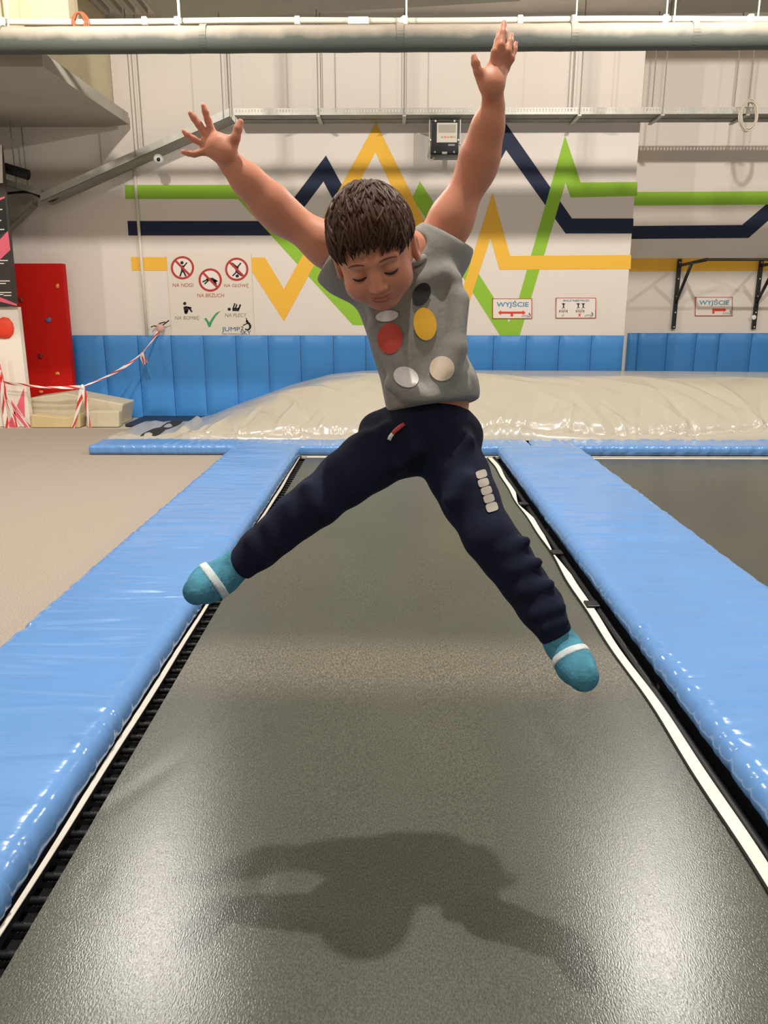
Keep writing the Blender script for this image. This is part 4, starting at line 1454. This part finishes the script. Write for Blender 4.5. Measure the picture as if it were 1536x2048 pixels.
# ------------------------------------------------------------------ the jumping child (implicit surfaces -> one continuous mesh per garment / body)
class Field:
    def __init__(self, lo, hi, h):
        self.h = h
        self.lo = np.array(lo, float)
        n = np.ceil((np.array(hi, float) - self.lo) / h).astype(int) + 1
        self.n = n
        self.ax = [self.lo[k] + h * np.arange(n[k]) for k in range(3)]
        self.d = np.full(n, 1.0, np.float32)

    def _sl(self, lo, hi, pad):
        out = []
        for k in range(3):
            i0 = max(0, int((lo[k] - pad - self.lo[k]) / self.h))
            i1 = min(self.n[k], int((hi[k] + pad - self.lo[k]) / self.h) + 2)
            out.append(slice(i0, max(i0, i1)))
        return tuple(out)

    def _pts(self, sl):
        return (self.ax[0][sl[0]][:, None, None], self.ax[1][sl[1]][None, :, None], self.ax[2][sl[2]][None, None, :])

    def _mix(self, sl, d, k, op):
        a = self.d[sl]
        if op == 'u':
            if k > 0:
                hh = np.maximum(k - np.abs(a - d), 0) / k
                r = np.minimum(a, d) - hh * hh * k * 0.25
            else:
                r = np.minimum(a, d)
        elif op == 's':
            dd = -d
            if k > 0:
                hh = np.maximum(k - np.abs(a - dd), 0) / k
                r = np.maximum(a, dd) + hh * hh * k * 0.25
            else:
                r = np.maximum(a, dd)
        self.d[sl] = r

    def cone(self, p0, p1, r0, r1, k=0.012, op='u', flat=None):
        p0, p1 = np.array(p0, float), np.array(p1, float)
        rm = max(r0, r1)
        sl = self._sl(np.minimum(p0, p1) - rm, np.maximum(p0, p1) + rm, 0.05)
        X, Y, Z = self._pts(sl)
        ba = p1 - p0
        L2 = max(1e-12, float(ba @ ba))
        t = np.clip(((X - p0[0]) * ba[0] + (Y - p0[1]) * ba[1] + (Z - p0[2]) * ba[2]) / L2, 0, 1)
        dx, dy, dz = X - p0[0] - t * ba[0], Y - p0[1] - t * ba[1], Z - p0[2] - t * ba[2]
        if flat is not None:            # flatten along a direction: (unit vector, factor)
            u, f = np.array(flat[0], float), flat[1]
            q = dx * u[0] + dy * u[1] + dz * u[2]
            dx, dy, dz = dx + u[0] * q * (f - 1), dy + u[1] * q * (f - 1), dz + u[2] * q * (f - 1)
        d = np.sqrt(dx * dx + dy * dy + dz * dz) - (r0 + (r1 - r0) * t)
        self._mix(sl, d.astype(np.float32), k, op)

    def chain(self, pts, rs, k=0.012, op='u', flat=None):
        for i in range(len(pts) - 1):
            self.cone(pts[i], pts[i + 1], rs[i], rs[i + 1], k, op, flat)

    def ell(self, c, axes, r, k=0.012, op='u'):
        """axes: 3 unit vectors, r: 3 radii"""
        c = np.array(c, float)
        rm = max(r)
        sl = self._sl(c - rm, c + rm, 0.05)
        X, Y, Z = self._pts(sl)
        X, Y, Z = X - c[0], Y - c[1], Z - c[2]
        k0 = 0
        k1 = 0
        for a, q in zip(axes, r):
            e = X * a[0] + Y * a[1] + Z * a[2]
            k0 = k0 + (e / q) ** 2
            k1 = k1 + (e / (q * q)) ** 2
        k0 = np.sqrt(k0)
        k1 = np.sqrt(k1) + 1e-9
        d = k0 * (k0 - 1) / k1
        self._mix(sl, np.asarray(d, np.float32), k, op)

    def cut(self, p, nrm, pad_lo=None, pad_hi=None, k=0.004):
        """remove everything on the side the normal points to, inside an optional box"""
        if pad_lo is None:
            sl = (slice(None),) * 3
        else:
            sl = self._sl(np.array(pad_lo), np.array(pad_hi), 0.0)
        X, Y, Z = self._pts(sl)
        d = (X - p[0]) * nrm[0] + (Y - p[1]) * nrm[1] + (Z - p[2]) * nrm[2]
        a = self.d[sl]
        hh = np.maximum(k - np.abs(a - d), 0) / k
        self.d[sl] = (np.maximum(a, d) + hh * hh * k * 0.25).astype(np.float32)

    def mesh(self, name):
        d = self.d
        ins = d < 0
        c = [ins[i:ins.shape[0] - 1 + i, j:ins.shape[1] - 1 + j, k:ins.shape[2] - 1 + k] for i in (0, 1) for j in (0, 1) for k in (0, 1)]
        s = sum(x.astype(np.int8) for x in c)
        cells = np.argwhere((s > 0) & (s < 8))
        idm = np.full(s.shape, -1, np.int32)
        idm[cells[:, 0], cells[:, 1], cells[:, 2]] = np.arange(len(cells))
        corner = [(i, j, k) for i in (0, 1) for j in (0, 1) for k in (0, 1)]
        val = [d[cells[:, 0] + q[0], cells[:, 1] + q[1], cells[:, 2] + q[2]] for q in corner]
        acc = np.zeros((len(cells), 3))
        cnt = np.zeros(len(cells))
        for a in range(8):
            for b in range(a + 1, 8):
                if sum(abs(corner[a][t] - corner[b][t]) for t in range(3)) != 1:
                    continue
                m = (val[a] < 0) != (val[b] < 0)
                t = np.where(m, val[a] / np.where(m, val[a] - val[b], 1), 0)
                for ax in range(3):
                    acc[:, ax] += np.where(m, corner[a][ax] + t * (corner[b][ax] - corner[a][ax]), 0)
                cnt += m
        V = (cells + acc / cnt[:, None]) * self.h + self.lo
        F = []
        for ax in range(3):
            o1, o2 = [t for t in range(3) if t != ax]
            sl0 = [slice(None)] * 3
            sl1 = [slice(None)] * 3
            sl0[ax] = slice(0, -1)
            sl1[ax] = slice(1, None)
            a0, a1 = ins[tuple(sl0)], ins[tuple(sl1)]
            e = np.argwhere(a0 != a1)
            e = e[(e[:, o1] > 0) & (e[:, o2] > 0) & (e[:, o1] < self.n[o1] - 1) & (e[:, o2] < self.n[o2] - 1)]
            q = []
            for (u, v) in ((-1, -1), (0, -1), (0, 0), (-1, 0)):
                t = e.copy()
                t[:, o1] += u
                t[:, o2] += v
                q.append(idm[t[:, 0], t[:, 1], t[:, 2]])
            q = np.stack(q, 1)
            inside = a0[e[:, 0], e[:, 1], e[:, 2]]
            flip = inside if ax != 1 else ~inside
            q[~flip] = q[~flip][:, ::-1]
            F.append(q)
        F = np.concatenate(F)
        F = F[(F >= 0).all(1)]
        me = bpy.data.meshes.new(name)
        me.vertices.add(len(V))
        me.vertices.foreach_set('co', V.ravel())
        me.loops.add(len(F) * 4)
        me.loops.foreach_set('vertex_index', F.ravel().astype(np.int32))
        me.polygons.add(len(F))
        me.polygons.foreach_set('loop_start', np.arange(0, len(F) * 4, 4, dtype=np.int32))
        me.update(calc_edges=True)
        me.validate()
        return me


def bvh_of(me):
    n = len(me.vertices)
    return BVHTree.FromPolygons([v.co.copy() for v in me.vertices], [tuple(p.vertices) for p in me.polygons])


# camera-aligned axes in the world: right, up, towards the viewer
EX, EU, ET = CROT @ Vector((1, 0, 0)), CROT @ Vector((0, 1, 0)), CROT @ Vector((0, 0, 1))
C = at_C
cam_vec = lambda v: EX * v[0] + EU * v[1] + ET * v[2]

# head frame: nodding down, leaning left, turned a little to the left
h_pitch, h_roll, h_yaw = R(43), R(19), R(-13)
Hm = Matrix.Rotation(h_roll, 3, 'Z') @ Matrix.Rotation(h_pitch, 3, 'X') @ Matrix.Rotation(h_yaw, 3, 'Y')
HX, HU, HF = [cam_vec(Hm @ Vector(a)) for a in ((1, 0, 0), (0, 1, 0), (0, 0, 1))]
HC = C(748, 499, 1.41)
HS = 0.93
def hp(x, y, z):
    return HC + HX * (x * HS) + HU * (y * HS) + HF * (z * HS)
HAX = (HX, HU, HF)

def sc3(r):
    return tuple(q * HS for q in r)

# joints (pixel, pixel, depth)
J = {
    'neckb': C(812, 505, 1.53), 'chest': C(818, 600, 1.57), 'belly': C(842, 712, 1.575), 'waist': C(856, 810, 1.60),
    'shL': C(712, 532, 1.56), 'elL': C(562, 428, 1.53), 'wrL': C(464, 330, 1.47),
    'shR': C(868, 508, 1.56), 'elR': C(953, 338, 1.51), 'wrR': C(987, 212, 1.44),
    'hipL': C(800, 892, 1.62), 'knL': C(634, 1000, 1.52), 'anL': C(478, 1132, 1.55),
    'hipR': C(893, 892, 1.62), 'knR': C(985, 1082, 1.52), 'anR': C(1112, 1262, 1.50),
}
SPX = (J['waist'] - J['chest']).normalized()                       # down the spine
TSD = (ET.cross(SPX)).normalized()
TSD = TSD if TSD.dot(EX) > 0 else -TSD
TFW = SPX.cross(TSD).normalized()
TFW = TFW if TFW.dot(ET) > 0 else -TFW
TAX = (TSD, SPX, TFW)

LO = Vector((-0.62, 0.95, 0.35))
HI = Vector((0.62, 1.95, 2.25))
body = Field((-0.48, 1.20, 0.52), (0.46, 1.78, 2.08), 0.0028)
# --- head
body.ell(hp(0, 0.022, -0.008), HAX, sc3((0.074, 0.088, 0.090)), 0.02)
body.ell(hp(0, -0.036, 0.026), HAX, sc3((0.064, 0.060, 0.058)), 0.03)
body.ell(hp(0, -0.083, 0.048), HAX, sc3((0.024, 0.018, 0.020)), 0.03)
for s in (-1, 1):
    body.ell(hp(s * 0.037, -0.042, 0.056), HAX, sc3((0.028, 0.025, 0.025)), 0.02)
    body.ell(hp(s * 0.031, -0.006, 0.086), HAX, sc3((0.017, 0.011, 0.012)), 0.012, 's')
    body.ell(hp(s * 0.031, -0.009, 0.069), HAX, sc3((0.0145, 0.0115, 0.0135)), 0.006)
    body.cone(hp(s * 0.012, 0.014, 0.083), hp(s * 0.046, 0.012, 0.070), 0.006 * HS, 0.004 * HS, 0.012)
    # ear: shell with a hollow
    body.ell(hp(s * 0.079, -0.020, -0.012), (HX, HU, HF), sc3((0.010, 0.031, 0.019)), 0.008)
    body.ell(hp(s * 0.089, -0.018, -0.006), (HX, HU, HF), sc3((0.007, 0.019, 0.010)), 0.005, 's')
body.chain([hp(0, 0.002, 0.080), hp(0, -0.018, 0.089), hp(0, -0.034, 0.098)], [0.005 * HS, 0.006 * HS, 0.0092 * HS], 0.014)
for s in (-1, 1):
    body.ell(hp(s * 0.0105, -0.0375, 0.090), HAX, sc3((0.0068, 0.0058, 0.007)), 0.006)
body.ell(hp(0, -0.059, 0.080), HAX, sc3((0.021, 0.0075, 0.008)), 0.010)
body.ell(hp(0, -0.0605, 0.090), HAX, sc3((0.020, 0.0016, 0.006)), 0.004, 's')
# --- neck and trunk
body.cone(hp(0, -0.05, -0.03), J['neckb'], 0.040, 0.042, 0.03)
body.ell(J['chest'], TAX, (0.092, 0.095, 0.062), 0.03)
body.ell(J['belly'], TAX, (0.083, 0.10, 0.062), 0.03)
body.ell(J['waist'], TAX, (0.084, 0.075, 0.062), 0.03)
body.cone(J['shL'], J['shR'], 0.038, 0.038, 0.03)
# --- arms
def lerp(a, b, t):
    return a + (b - a) * t
body.chain([J['shL'], lerp(J['shL'], J['elL'], .4), J['elL'], lerp(J['elL'], J['wrL'], .28), lerp(J['elL'], J['wrL'], .7), J['wrL']],
           [0.041, 0.0375, 0.0325, 0.0315, 0.026, 0.0205], 0.03)
body.chain([J['shR'], lerp(J['shR'], J['elR'], .4), J['elR'], lerp(J['elR'], J['wrR'], .28), lerp(J['elR'], J['wrR'], .7), J['wrR']],
           [0.044, 0.0395, 0.032, 0.031, 0.025, 0.0185], 0.03)
# --- left-of-picture hand, spread wide
zL = 1.45
def hand(palm, fingers, wrist):
    for a, b, r0, r1 in palm:
        body.cone(a, b, r0, r1, 0.010, flat=(ET, 1.35))
    for pts, rs in fingers:
        body.chain(pts, rs, 0.004)
K = [C(427, 272, zL), C(416, 277, zL), C(411, 289, zL), C(411, 302, zL)]
palmL = [(J['wrL'], C(438, 292, zL), 0.021, 0.024)]
for k in K:
    palmL.append((C(447, 303, zL), k, 0.018, 0.0078))
palmL.append((C(450, 300, zL), C(466, 283, zL), 0.018, 0.012))
palmL.append((C(432, 279, zL), C(460, 289, zL), 0.009, 0.009))
fL = [
    ([K[0], C(416, 240, zL - .01), C(411, 224, zL - .016), C(407, 212, zL - .02)], [0.0078, 0.0066, 0.0060, 0.0048]),
    ([K[1], C(397, 248, zL - .01), C(388, 236, zL - .014), C(381, 227, zL - .018)], [0.0078, 0.0067, 0.0061, 0.0050]),
    ([K[2], C(387, 278, zL - .008), C(375, 270, zL - .012), C(368, 263, zL - .014)], [0.0076, 0.0064, 0.0058, 0.0047]),
    ([K[3], C(388, 308, zL - .004), C(376, 306, zL - .006), C(366, 304, zL - .008)], [0.0074, 0.0060, 0.0054, 0.0044]),
    ([C(456, 290, zL), C(471, 276, zL - .008), C(476, 258, zL - .012), C(481, 244, zL - .014)], [0.012, 0.0088, 0.0078, 0.0060]),
]
hand(palmL, fL, J['wrL'])
# --- right-of-picture hand, fingers folded back upwards
zR = 1.41
K = [C(985, 130, zR), C(995, 126, zR), C(1005, 128, zR + .004), C(1010, 138, zR + .01)]
palmR = [(J['wrR'], C(984, 165, zR), 0.0185, 0.023)]
for k in K:
    palmR.append((C(984, 168, zR), k, 0.018, 0.0084))
palmR.append((C(980, 172, zR), C(964, 152, zR - .004), 0.016, 0.011))
palmR.append((C(966, 156, zR), C(988, 136, zR), 0.010, 0.010))
fR = [
    ([K[0], C(990, 104, zR - .010), C(996, 82, zR - .004), C(999, 64, zR + .004)], [0.0080, 0.0070, 0.0064, 0.0050]),
    ([K[1], C(1002, 92, zR - .014), C(1006, 66, zR - .010), C(1008, 46, zR - .002)], [0.0082, 0.0072, 0.0066, 0.0052]),
    ([K[2], C(1015, 104, zR - .010), C(1020, 84, zR - .004), C(1022, 70, zR + .004)], [0.0080, 0.0070, 0.0062, 0.0050]),
    ([K[3], C(1022, 118, zR), C(1028, 100, zR + .006), C(1031, 87, zR + .010)], [0.0076, 0.0064, 0.0058, 0.0047]),
    ([C(972, 165, zR), C(957, 144, zR - .010), C(951, 126, zR - .016), C(948, 114, zR - .018)], [0.012, 0.0086, 0.0078, 0.0060]),
]
hand(palmR, fR, J['wrR'])
# --- legs and feet, inside trousers and socks
body.cone(J['waist'], lerp(J['hipL'], J['hipR'], .5), 0.066, 0.064, 0.03)
for s in 'LR':
    hp_, kn_, an_ = J['hip' + s], J['kn' + s], J['an' + s]
    body.chain([hp_, lerp(hp_, kn_, .5), kn_, lerp(kn_, an_, .35), an_], [0.056, 0.048, 0.034, 0.034, 0.022], 0.02)
toeL, heelL = C(398, 1178, 1.50), C(446, 1158, 1.55)
toeR, heelR = C(1166, 1352, 1.44), C(1135, 1296, 1.50)
body.chain([J['anL'], heelL, toeL], [0.022, 0.024, 0.018], 0.015)
body.chain([J['anR'], heelR, toeR], [0.022, 0.024, 0.018], 0.015)
body_me = body.mesh('body')
person = empty('person', (0.05, 1.45, 0.55))
tag(person, 'child leaping in mid-air in grey t-shirt, navy trousers and teal socks, arms raised', 'person')
bo = link_mesh('body', body_me, M_SKIN, person, smooth=True)
bb = bvh_of(body_me)


def face_pt(x, y, lift=0.0):
    o = hp(x, y, 0.25)
    hit = bb.ray_cast(o, -HF, 1.0)
    return (hit[0] if hit[0] is not None else hp(x, y, 0.09)) + HF * lift


# eyes cast down: dark lash line and lid crease
for s in (-1, 1):
    pts = [face_pt(s * 0.031 + t * 0.0135, -0.0125 - 0.004 * (1 - t * t), 0.0005) for t in np.linspace(-1, 1, 9)]
    MB().tube(pts, [0.0009, 0.0016, 0.0021, 0.0024, 0.0025, 0.0024, 0.0021, 0.0016, 0.0009], 6).build('eyelashes', M_LASH, bo, smooth=True)
    pts = [face_pt(s * (0.031 + t * 0.017), 0.0125 + 0.003 * (1 - t * t) - 0.002 * t, 0.0) for t in np.linspace(-1, 1, 9)]
    MB().tube(pts, [0.0008, 0.0013, 0.0017, 0.0019, 0.0018, 0.0016, 0.0013, 0.001, 0.0007], 6).build('eyebrow', M_BROW, bo, smooth=True)
for (yy, th, cv) in ((-0.0585, 0.0015, 0.0006), (-0.0635, 0.0022, -0.0045)):
    pts = [face_pt(t * 0.0225, yy + cv * (1 - t * t) + 0.0045 * t * t, -0.0006) for t in np.linspace(-1, 1, 11)]
    MB().tube(pts, [0.0008 + th * (1 - abs(t) ** 2.2) for t in np.linspace(-1, 1, 11)], 8).build('lip', M_LIP, bo, smooth=True)

# --- hair: cap plus combed locks from the whorl
hair = Field(tuple(HC - Vector((0.16, 0.16, 0.16))), tuple(HC + Vector((0.16, 0.16, 0.16))), 0.003)
hair.ell(hp(0, 0.026, -0.010), HAX, sc3((0.0815, 0.0960, 0.0975)), 0)
pf, pn = hp(0, 0.048, 0.10), hp(0, -0.070, -0.085)
dirn = (pn - pf).normalized()
nrm = dirn.cross(HX).normalized()
nrm = nrm if nrm.dot(HU) < 0 else -nrm
hair.cut(hp(0, 0.064, 0.10), nrm, k=0.010)
# keep the ears free
for s in (-1, 1):
    hair.ell(hp(s * 0.085, -0.024, 0.004), HAX, sc3((0.028, 0.034, 0.026)), 0.006, 's')
hair_me = hair.mesh('hair')
hb = MB()
wh = Vector((0.008, 0.074, -0.066)).normalized()          # whorl direction in head axes
t1v = wh.cross(Vector((1, 0, 0))).normalized()
t2v = wh.cross(t1v).normalized()
def hair_pt(th, ph, off):
    q = wh * math.cos(th) + (t1v * math.cos(ph) + t2v * math.sin(ph)) * math.sin(th)
    r = (1 / math.sqrt((q.x / 0.0815) ** 2 + (q.y / 0.096) ** 2 + (q.z / 0.0975) ** 2)) + off
    return hp(q.x * r, 0.026 + q.y * r, -0.010 + q.z * r)
def above(p, ov):
    return (p - pf).dot(nrm) < ov
rr = random.Random(4)
for k in range(1900):
    ph = rr.uniform(0, 2 * math.pi)
    th0 = rr.uniform(0.05, 1.75)
    off = rr.uniform(-0.001, 0.005)
    bend = rr.uniform(-0.4, 0.4)
    ov = rr.uniform(-0.012, 0.016)
    ln = rr.uniform(0.45, 0.95)
    pts = []
    for i in range(7):
        th = th0 + ln * i / 6
        p = hair_pt(th, ph + bend * (i / 6) ** 1.5 + 0.08 * th, off * (0.3 + i / 6))
        loc = p - HC
        if not above(p, ov):
            break
        side = abs(loc.dot(HX)) > 0.06 * HS and -0.03 < loc.dot(HF) < 0.035 and loc.dot(HU) < 0.012
        if side:
            break
        pts.append(p)
    if len(pts) >= 3:
        w = rr.uniform(0.0013, 0.0034)
        n = len(pts)
        hb.tube(pts, [w * (0.55 + 0.6 * math.sin(math.pi * (0.15 + 0.6 * i / (n - 1)))) * (1 if i < n - 1 else 0.15) for i in range(n)], 5)
base_v = [tuple(v.co) for v in hair_me.vertices]
base_f = [tuple(p.vertices) for p in hair_me.polygons]
hb.add(base_v, base_f)
hb.build('hair', M_HAIR, person, smooth=True)

# --- t-shirt
sh = Field((-0.26, 1.30, 1.02), (0.30, 1.76, 1.66), 0.004)
def fold(field, pts, rs, k=0.012):
    field.chain(pts, rs, k)
sh.ell(C(816, 588, 1.57), TAX, (0.106, 0.098, 0.076), 0.03)
sh.ell(C(832, 660, 1.57), TAX, (0.098, 0.10, 0.076), 0.03)
sh.ell(C(846, 730, 1.575), TAX, (0.091, 0.10, 0.075), 0.03)
sh.ell(C(862, 800, 1.58), TAX, (0.0925, 0.085, 0.076), 0.03)
sh.cone(C(725, 538, 1.56), C(866, 505, 1.56), 0.050, 0.052, 0.03)
sh.ell(C(912, 775, 1.57), TAX, (0.042, 0.050, 0.055), 0.03)
# sleeves
cufL, cufR = C(662, 512, 1.55), C(900, 472, 1.555)
dL = (J['elL'] - J['shL']).normalized()
dR = (J['elR'] - J['shR']).normalized()
sh.chain([C(728, 552, 1.56), C(690, 535, 1.555), cufL + dL * 0.03], [0.054, 0.051, 0.048], 0.03)
sh.chain([C(862, 528, 1.56), C(885, 500, 1.558), cufR + dR * 0.03], [0.056, 0.053, 0.049], 0.03)
# long soft folds pulled from the armpits
for a, b, r in (((912, 560), (915, 690), 0.012), ((925, 600), (905, 740), 0.011), ((890, 545), (840, 560), 0.010), ((735, 600), (790, 720), 0.010),
                ((745, 660), (815, 790), 0.010), ((915, 700), (870, 790), 0.011), ((780, 770), (860, 800), 0.010), ((720, 570), (770, 585), 0.010)):
    sh.cone(C(a[0], a[1], 1.505), C(b[0], b[1], 1.502), r, r * 0.7, 0.03)
sh.cut(cufL, dL, cufL - Vector((0.12, 0.12, 0.12)), cufL + Vector((0.075, 0.12, 0.12)), 0.006)
sh.cut(cufR, dR, cufR - Vector((0.065, 0.12, 0.06)), cufR + Vector((0.12, 0.12, 0.14)), 0.006)
hem0, hem1 = C(770, 825, 1.55), C(952, 797, 1.55)
hn = (hem1 - hem0).cross(ET).normalized()
hn = hn if hn.dot(EU) < 0 else -hn
sh.cut(hem0, hn, k=0.008)
# open neck
sh.ell(C(800, 500, 1.53), TAX, (0.055, 0.030, 0.06), 0.010, 's')
sh_me = sh.mesh('t_shirt')
sho = link_mesh('t_shirt', sh_me, M_SHIRT, person, smooth=True)
md = sho.modifiers.new('soft', 'SMOOTH')
md.iterations = 3
sb = bvh_of(sh_me)


def print_patch(bvh, parent, cx, cy, rx, ry, rot, m, name, pts=None, lift=0.0035):
    """flat printed patch laid on the garment by casting rays from the viewer's side"""
    rings = 5
    n = 28
    V, F = [], []
    def cast(px, py):
        d = ray(px, py).normalized()
        h = bvh.ray_cast(CAM, d, 5.0)
        return (h[0] - d * lift) if h[0] is not None else None
    V.append(cast(cx, cy))
    for j in range(1, rings + 1):
        f = j / rings
        for i in range(n):
            a = 2 * math.pi * i / n
            if pts is None:
                u, v = rx * f * math.cos(a), ry * f * math.sin(a)
            else:
                u, v = pts(a)
                u, v = u * f * rx, v * f * ry
            V.append(cast(cx + u * math.cos(rot) - v * math.sin(rot), cy + u * math.sin(rot) + v * math.cos(rot)))
    for i in range(n):
        F.append((0, 1 + i, 1 + (i + 1) % n))
    for j in range(rings - 1):
        for i in range(n):
            i2 = (i + 1) % n
            F.append((1 + j * n + i, 1 + (j + 1) * n + i, 1 + (j + 1) * n + i2, 1 + j * n + i2))
    F = [f for f in F if all(V[i] is not None and (V[i] - CAM).length < 1.75 for i in f)]
    V = [v if v is not None else Vector((0, 1.5, 1)) for v in V]
    used = sorted({i for f in F for i in f})
    if not used:
        return
    mp = {o: k for k, o in enumerate(used)}
    return MB().add([V[i] for i in used], [tuple(mp[i] for i in f) for f in F]).build(name, m, parent, smooth=True)


# plain coloured patches in place of the printed characters
print_patch(sb, sho, 850, 648, 23, 33, -0.15, M_P_YEL, 'oval_print')
print_patch(sb, sho, 780, 677, 25, 31, 0.1, M_P_RED, 'oval_print')
print_patch(sb, sho, 884, 737, 25, 25, 0.0, M_P_CREAM, 'oval_print')
print_patch(sb, sho, 812, 754, 26, 20, 0.4, M_P_WHITE, 'oval_print')
print_patch(sb, sho, 774, 632, 23, 11, -0.15, M_P_WHITE, 'oval_print')
print_patch(sb, sho, 843, 588, 17, 24, 0.5, M_P_DARK, 'oval_print')
# collar rib
col_pts = []
for k in range(24):
    a = 2 * math.pi * k / 24
    col_pts.append(C(805, 512, 1.535) + TSD * (0.050 * math.cos(a)) + TFW * (0.055 * math.sin(a)) + SPX * (0.024 * math.sin(a) + 0.002))
MB().tube(col_pts, 0.009, 8, closed=True).build('collar', M_SHIRT, sho, smooth=True)

# --- trousers
tr = Field((-0.36, 1.22, 0.55), (0.42, 1.78, 1.24), 0.004)
hipm = C(848, 885, 1.615)
tr.ell(C(852, 836, 1.60), (EX, EU, ET), (0.088, 0.055, 0.080), 0.03)
tr.ell(hipm, (EX, EU, ET), (0.108, 0.068, 0.086), 0.035)
tr.cone(C(755, 862, 1.62), C(800, 880, 1.62), 0.040, 0.06, 0.03)
tr.cone(C(925, 870, 1.62), C(890, 890, 1.62), 0.042, 0.06, 0.03)
def leg(pts, rs):
    tr.chain([C(*p) for p in pts], rs, 0.02)
leg([(795, 893, 1.61), (735, 925, 1.575), (690, 958, 1.545), (634, 1004, 1.515), (592, 1034, 1.525), (556, 1066, 1.535), (520, 1096, 1.545), (484, 1128, 1.55)],
    [0.066, 0.059, 0.053, 0.046, 0.043, 0.0385, 0.0375, 0.033])
leg([(888, 895, 1.61), (918, 952, 1.58), (940, 1000, 1.55), (978, 1072, 1.515), (1012, 1115, 1.515), (1046, 1164, 1.51), (1080, 1212, 1.505), (1108, 1262, 1.50)],
    [0.066, 0.060, 0.055, 0.0485, 0.047, 0.0425, 0.042, 0.034])
# gathered folds round the shins and behind the knees
def folds(pairs, r, k=0.016):
    for (a, b, z) in pairs:
        tr.cone(C(a[0], a[1], z), C(b[0], b[1], z), r, r * 0.8, k)
folds([((1000, 1100), (1052, 1082), 1.478), ((1022, 1140), (1076, 1124), 1.474), ((1050, 1182), (1100, 1168), 1.470), ((1074, 1228), (1122, 1214), 1.468), ((1090, 1256), (1128, 1244), 1.468)], 0.011)
folds([((612, 975), (640, 1020), 1.478), ((575, 1012), (600, 1052), 1.490), ((534, 1050), (562, 1088), 1.503), ((500, 1080), (530, 1116), 1.514)], 0.010)
folds([((735, 880), (800, 930), 1.54), ((770, 860), (830, 900), 1.535), ((935, 880), (890, 930), 1.54), ((930, 960), (900, 1000), 1.505)], 0.012, 0.03)
aL = (C(484, 1128, 1.55) - C(556, 1066, 1.535)).normalized()
aR = (C(1108, 1262, 1.50) - C(1046, 1164, 1.51)).normalized()
pL_, pR_ = C(474, 1134, 1.551), C(1113, 1276, 1.50)
tr.cut(pL_, aL, pL_ - Vector((0.1, 0.1, 0.1)), pL_ + Vector((0.1, 0.1, 0.1)), 0.006)
tr.cut(pR_, aR, pR_ - Vector((0.1, 0.1, 0.1)), pR_ + Vector((0.1, 0.1, 0.1)), 0.006)
wn = (C(940, 818, 1.6) - C(766, 812, 1.6)).cross(ET).normalized()
wn = wn if wn.dot(EU) > 0 else -wn
tr.cut(C(766, 808, 1.6), wn, k=0.008)
tr_me = tr.mesh('trousers')
tro = link_mesh('trousers', tr_me, M_TROUSER, person, smooth=True)
md = tro.modifiers.new('soft', 'SMOOTH')
md.iterations = 2
tb = bvh_of(tr_me)
def on_cloth(bvh, px, py, lift):
    d = ray(px, py).normalized()
    h = bvh.ray_cast(CAM, d, 5.0)
    return (h[0] if h[0] is not None else C(px, py, 1.5)) - d * lift
MB().tube([on_cloth(tb, a, b, 0.006) for a, b in ((808, 848), (800, 854), (790, 862), (784, 869))], [0.004, 0.0045, 0.0045, 0.004], 8).build('drawstring', M_STRING, tro, smooth=True)
MB().tube([on_cloth(tb, a, b, 0.007) for a, b in ((785, 868), (781, 873), (778, 880))], 0.0042, 8).build('cord_tip', M_P_WHITE, tro, smooth=True)
# five blurred pale letter shapes printed down the thigh
for (cx, cy, rx, ry) in ((963, 948, 11, 8), (967, 965, 11, 8), (973, 981, 11, 8), (978, 997, 11, 8), (984, 1014, 12, 9)):
    print_patch(tb, tro, cx, cy, rx, ry, -0.3, M_LETTER, 'letter_print', pts=lambda a: (math.copysign(abs(math.cos(a)) ** 0.5, math.cos(a)), math.copysign(abs(math.sin(a)) ** 0.5, math.sin(a))), lift=0.003)

# --- socks, each with a pale knitted band round the instep
def sock(lo, hi, chains, bc, bax):
    def build(extra):
        f = Field(lo, hi, 0.0032)
        for pts, rs, k in chains:
            f.chain([C(*q) for q in pts], [r + extra for r in rs], k)
        return f
    o = link_mesh('sock', build(0.0).mesh('sock'), M_SOCK, person, smooth=True)
    g = build(0.0022)
    bax = bax.normalized()
    g.cut(bc + bax * 0.0085, bax, k=0.003)
    g.cut(bc - bax * 0.0085, -bax, k=0.003)
    link_mesh('sock_band', g.mesh('sock_band'), M_SOCK_W, o, smooth=True)
sock((-0.46, 1.18, 0.50), (-0.18, 1.70, 0.98),
     [([(488, 1118, 1.552), (468, 1134, 1.553), (446, 1152, 1.548)], [0.028, 0.0285, 0.030], 0.015),
      ([(450, 1160, 1.575), (420, 1164, 1.52), (394, 1182, 1.475)], [0.026, 0.031, 0.027], 0.02),
      ([(446, 1152, 1.548), (412, 1172, 1.51)], [0.030, 0.031], 0.02)],
     C(428, 1160, 1.530), C(412, 1172, 1.525) - C(446, 1148, 1.535))
sock((0.20, 1.10, 0.44), (0.48, 1.60, 0.94),
     [([(1106, 1258, 1.50), (1122, 1288, 1.50), (1136, 1306, 1.495)], [0.029, 0.030, 0.030], 0.015),
      ([(1138, 1300, 1.515), (1150, 1330, 1.46), (1166, 1352, 1.42)], [0.027, 0.033, 0.029], 0.02)],
     C(1143, 1314, 1.485), C(1152, 1332, 1.475) - C(1132, 1296, 1.495))
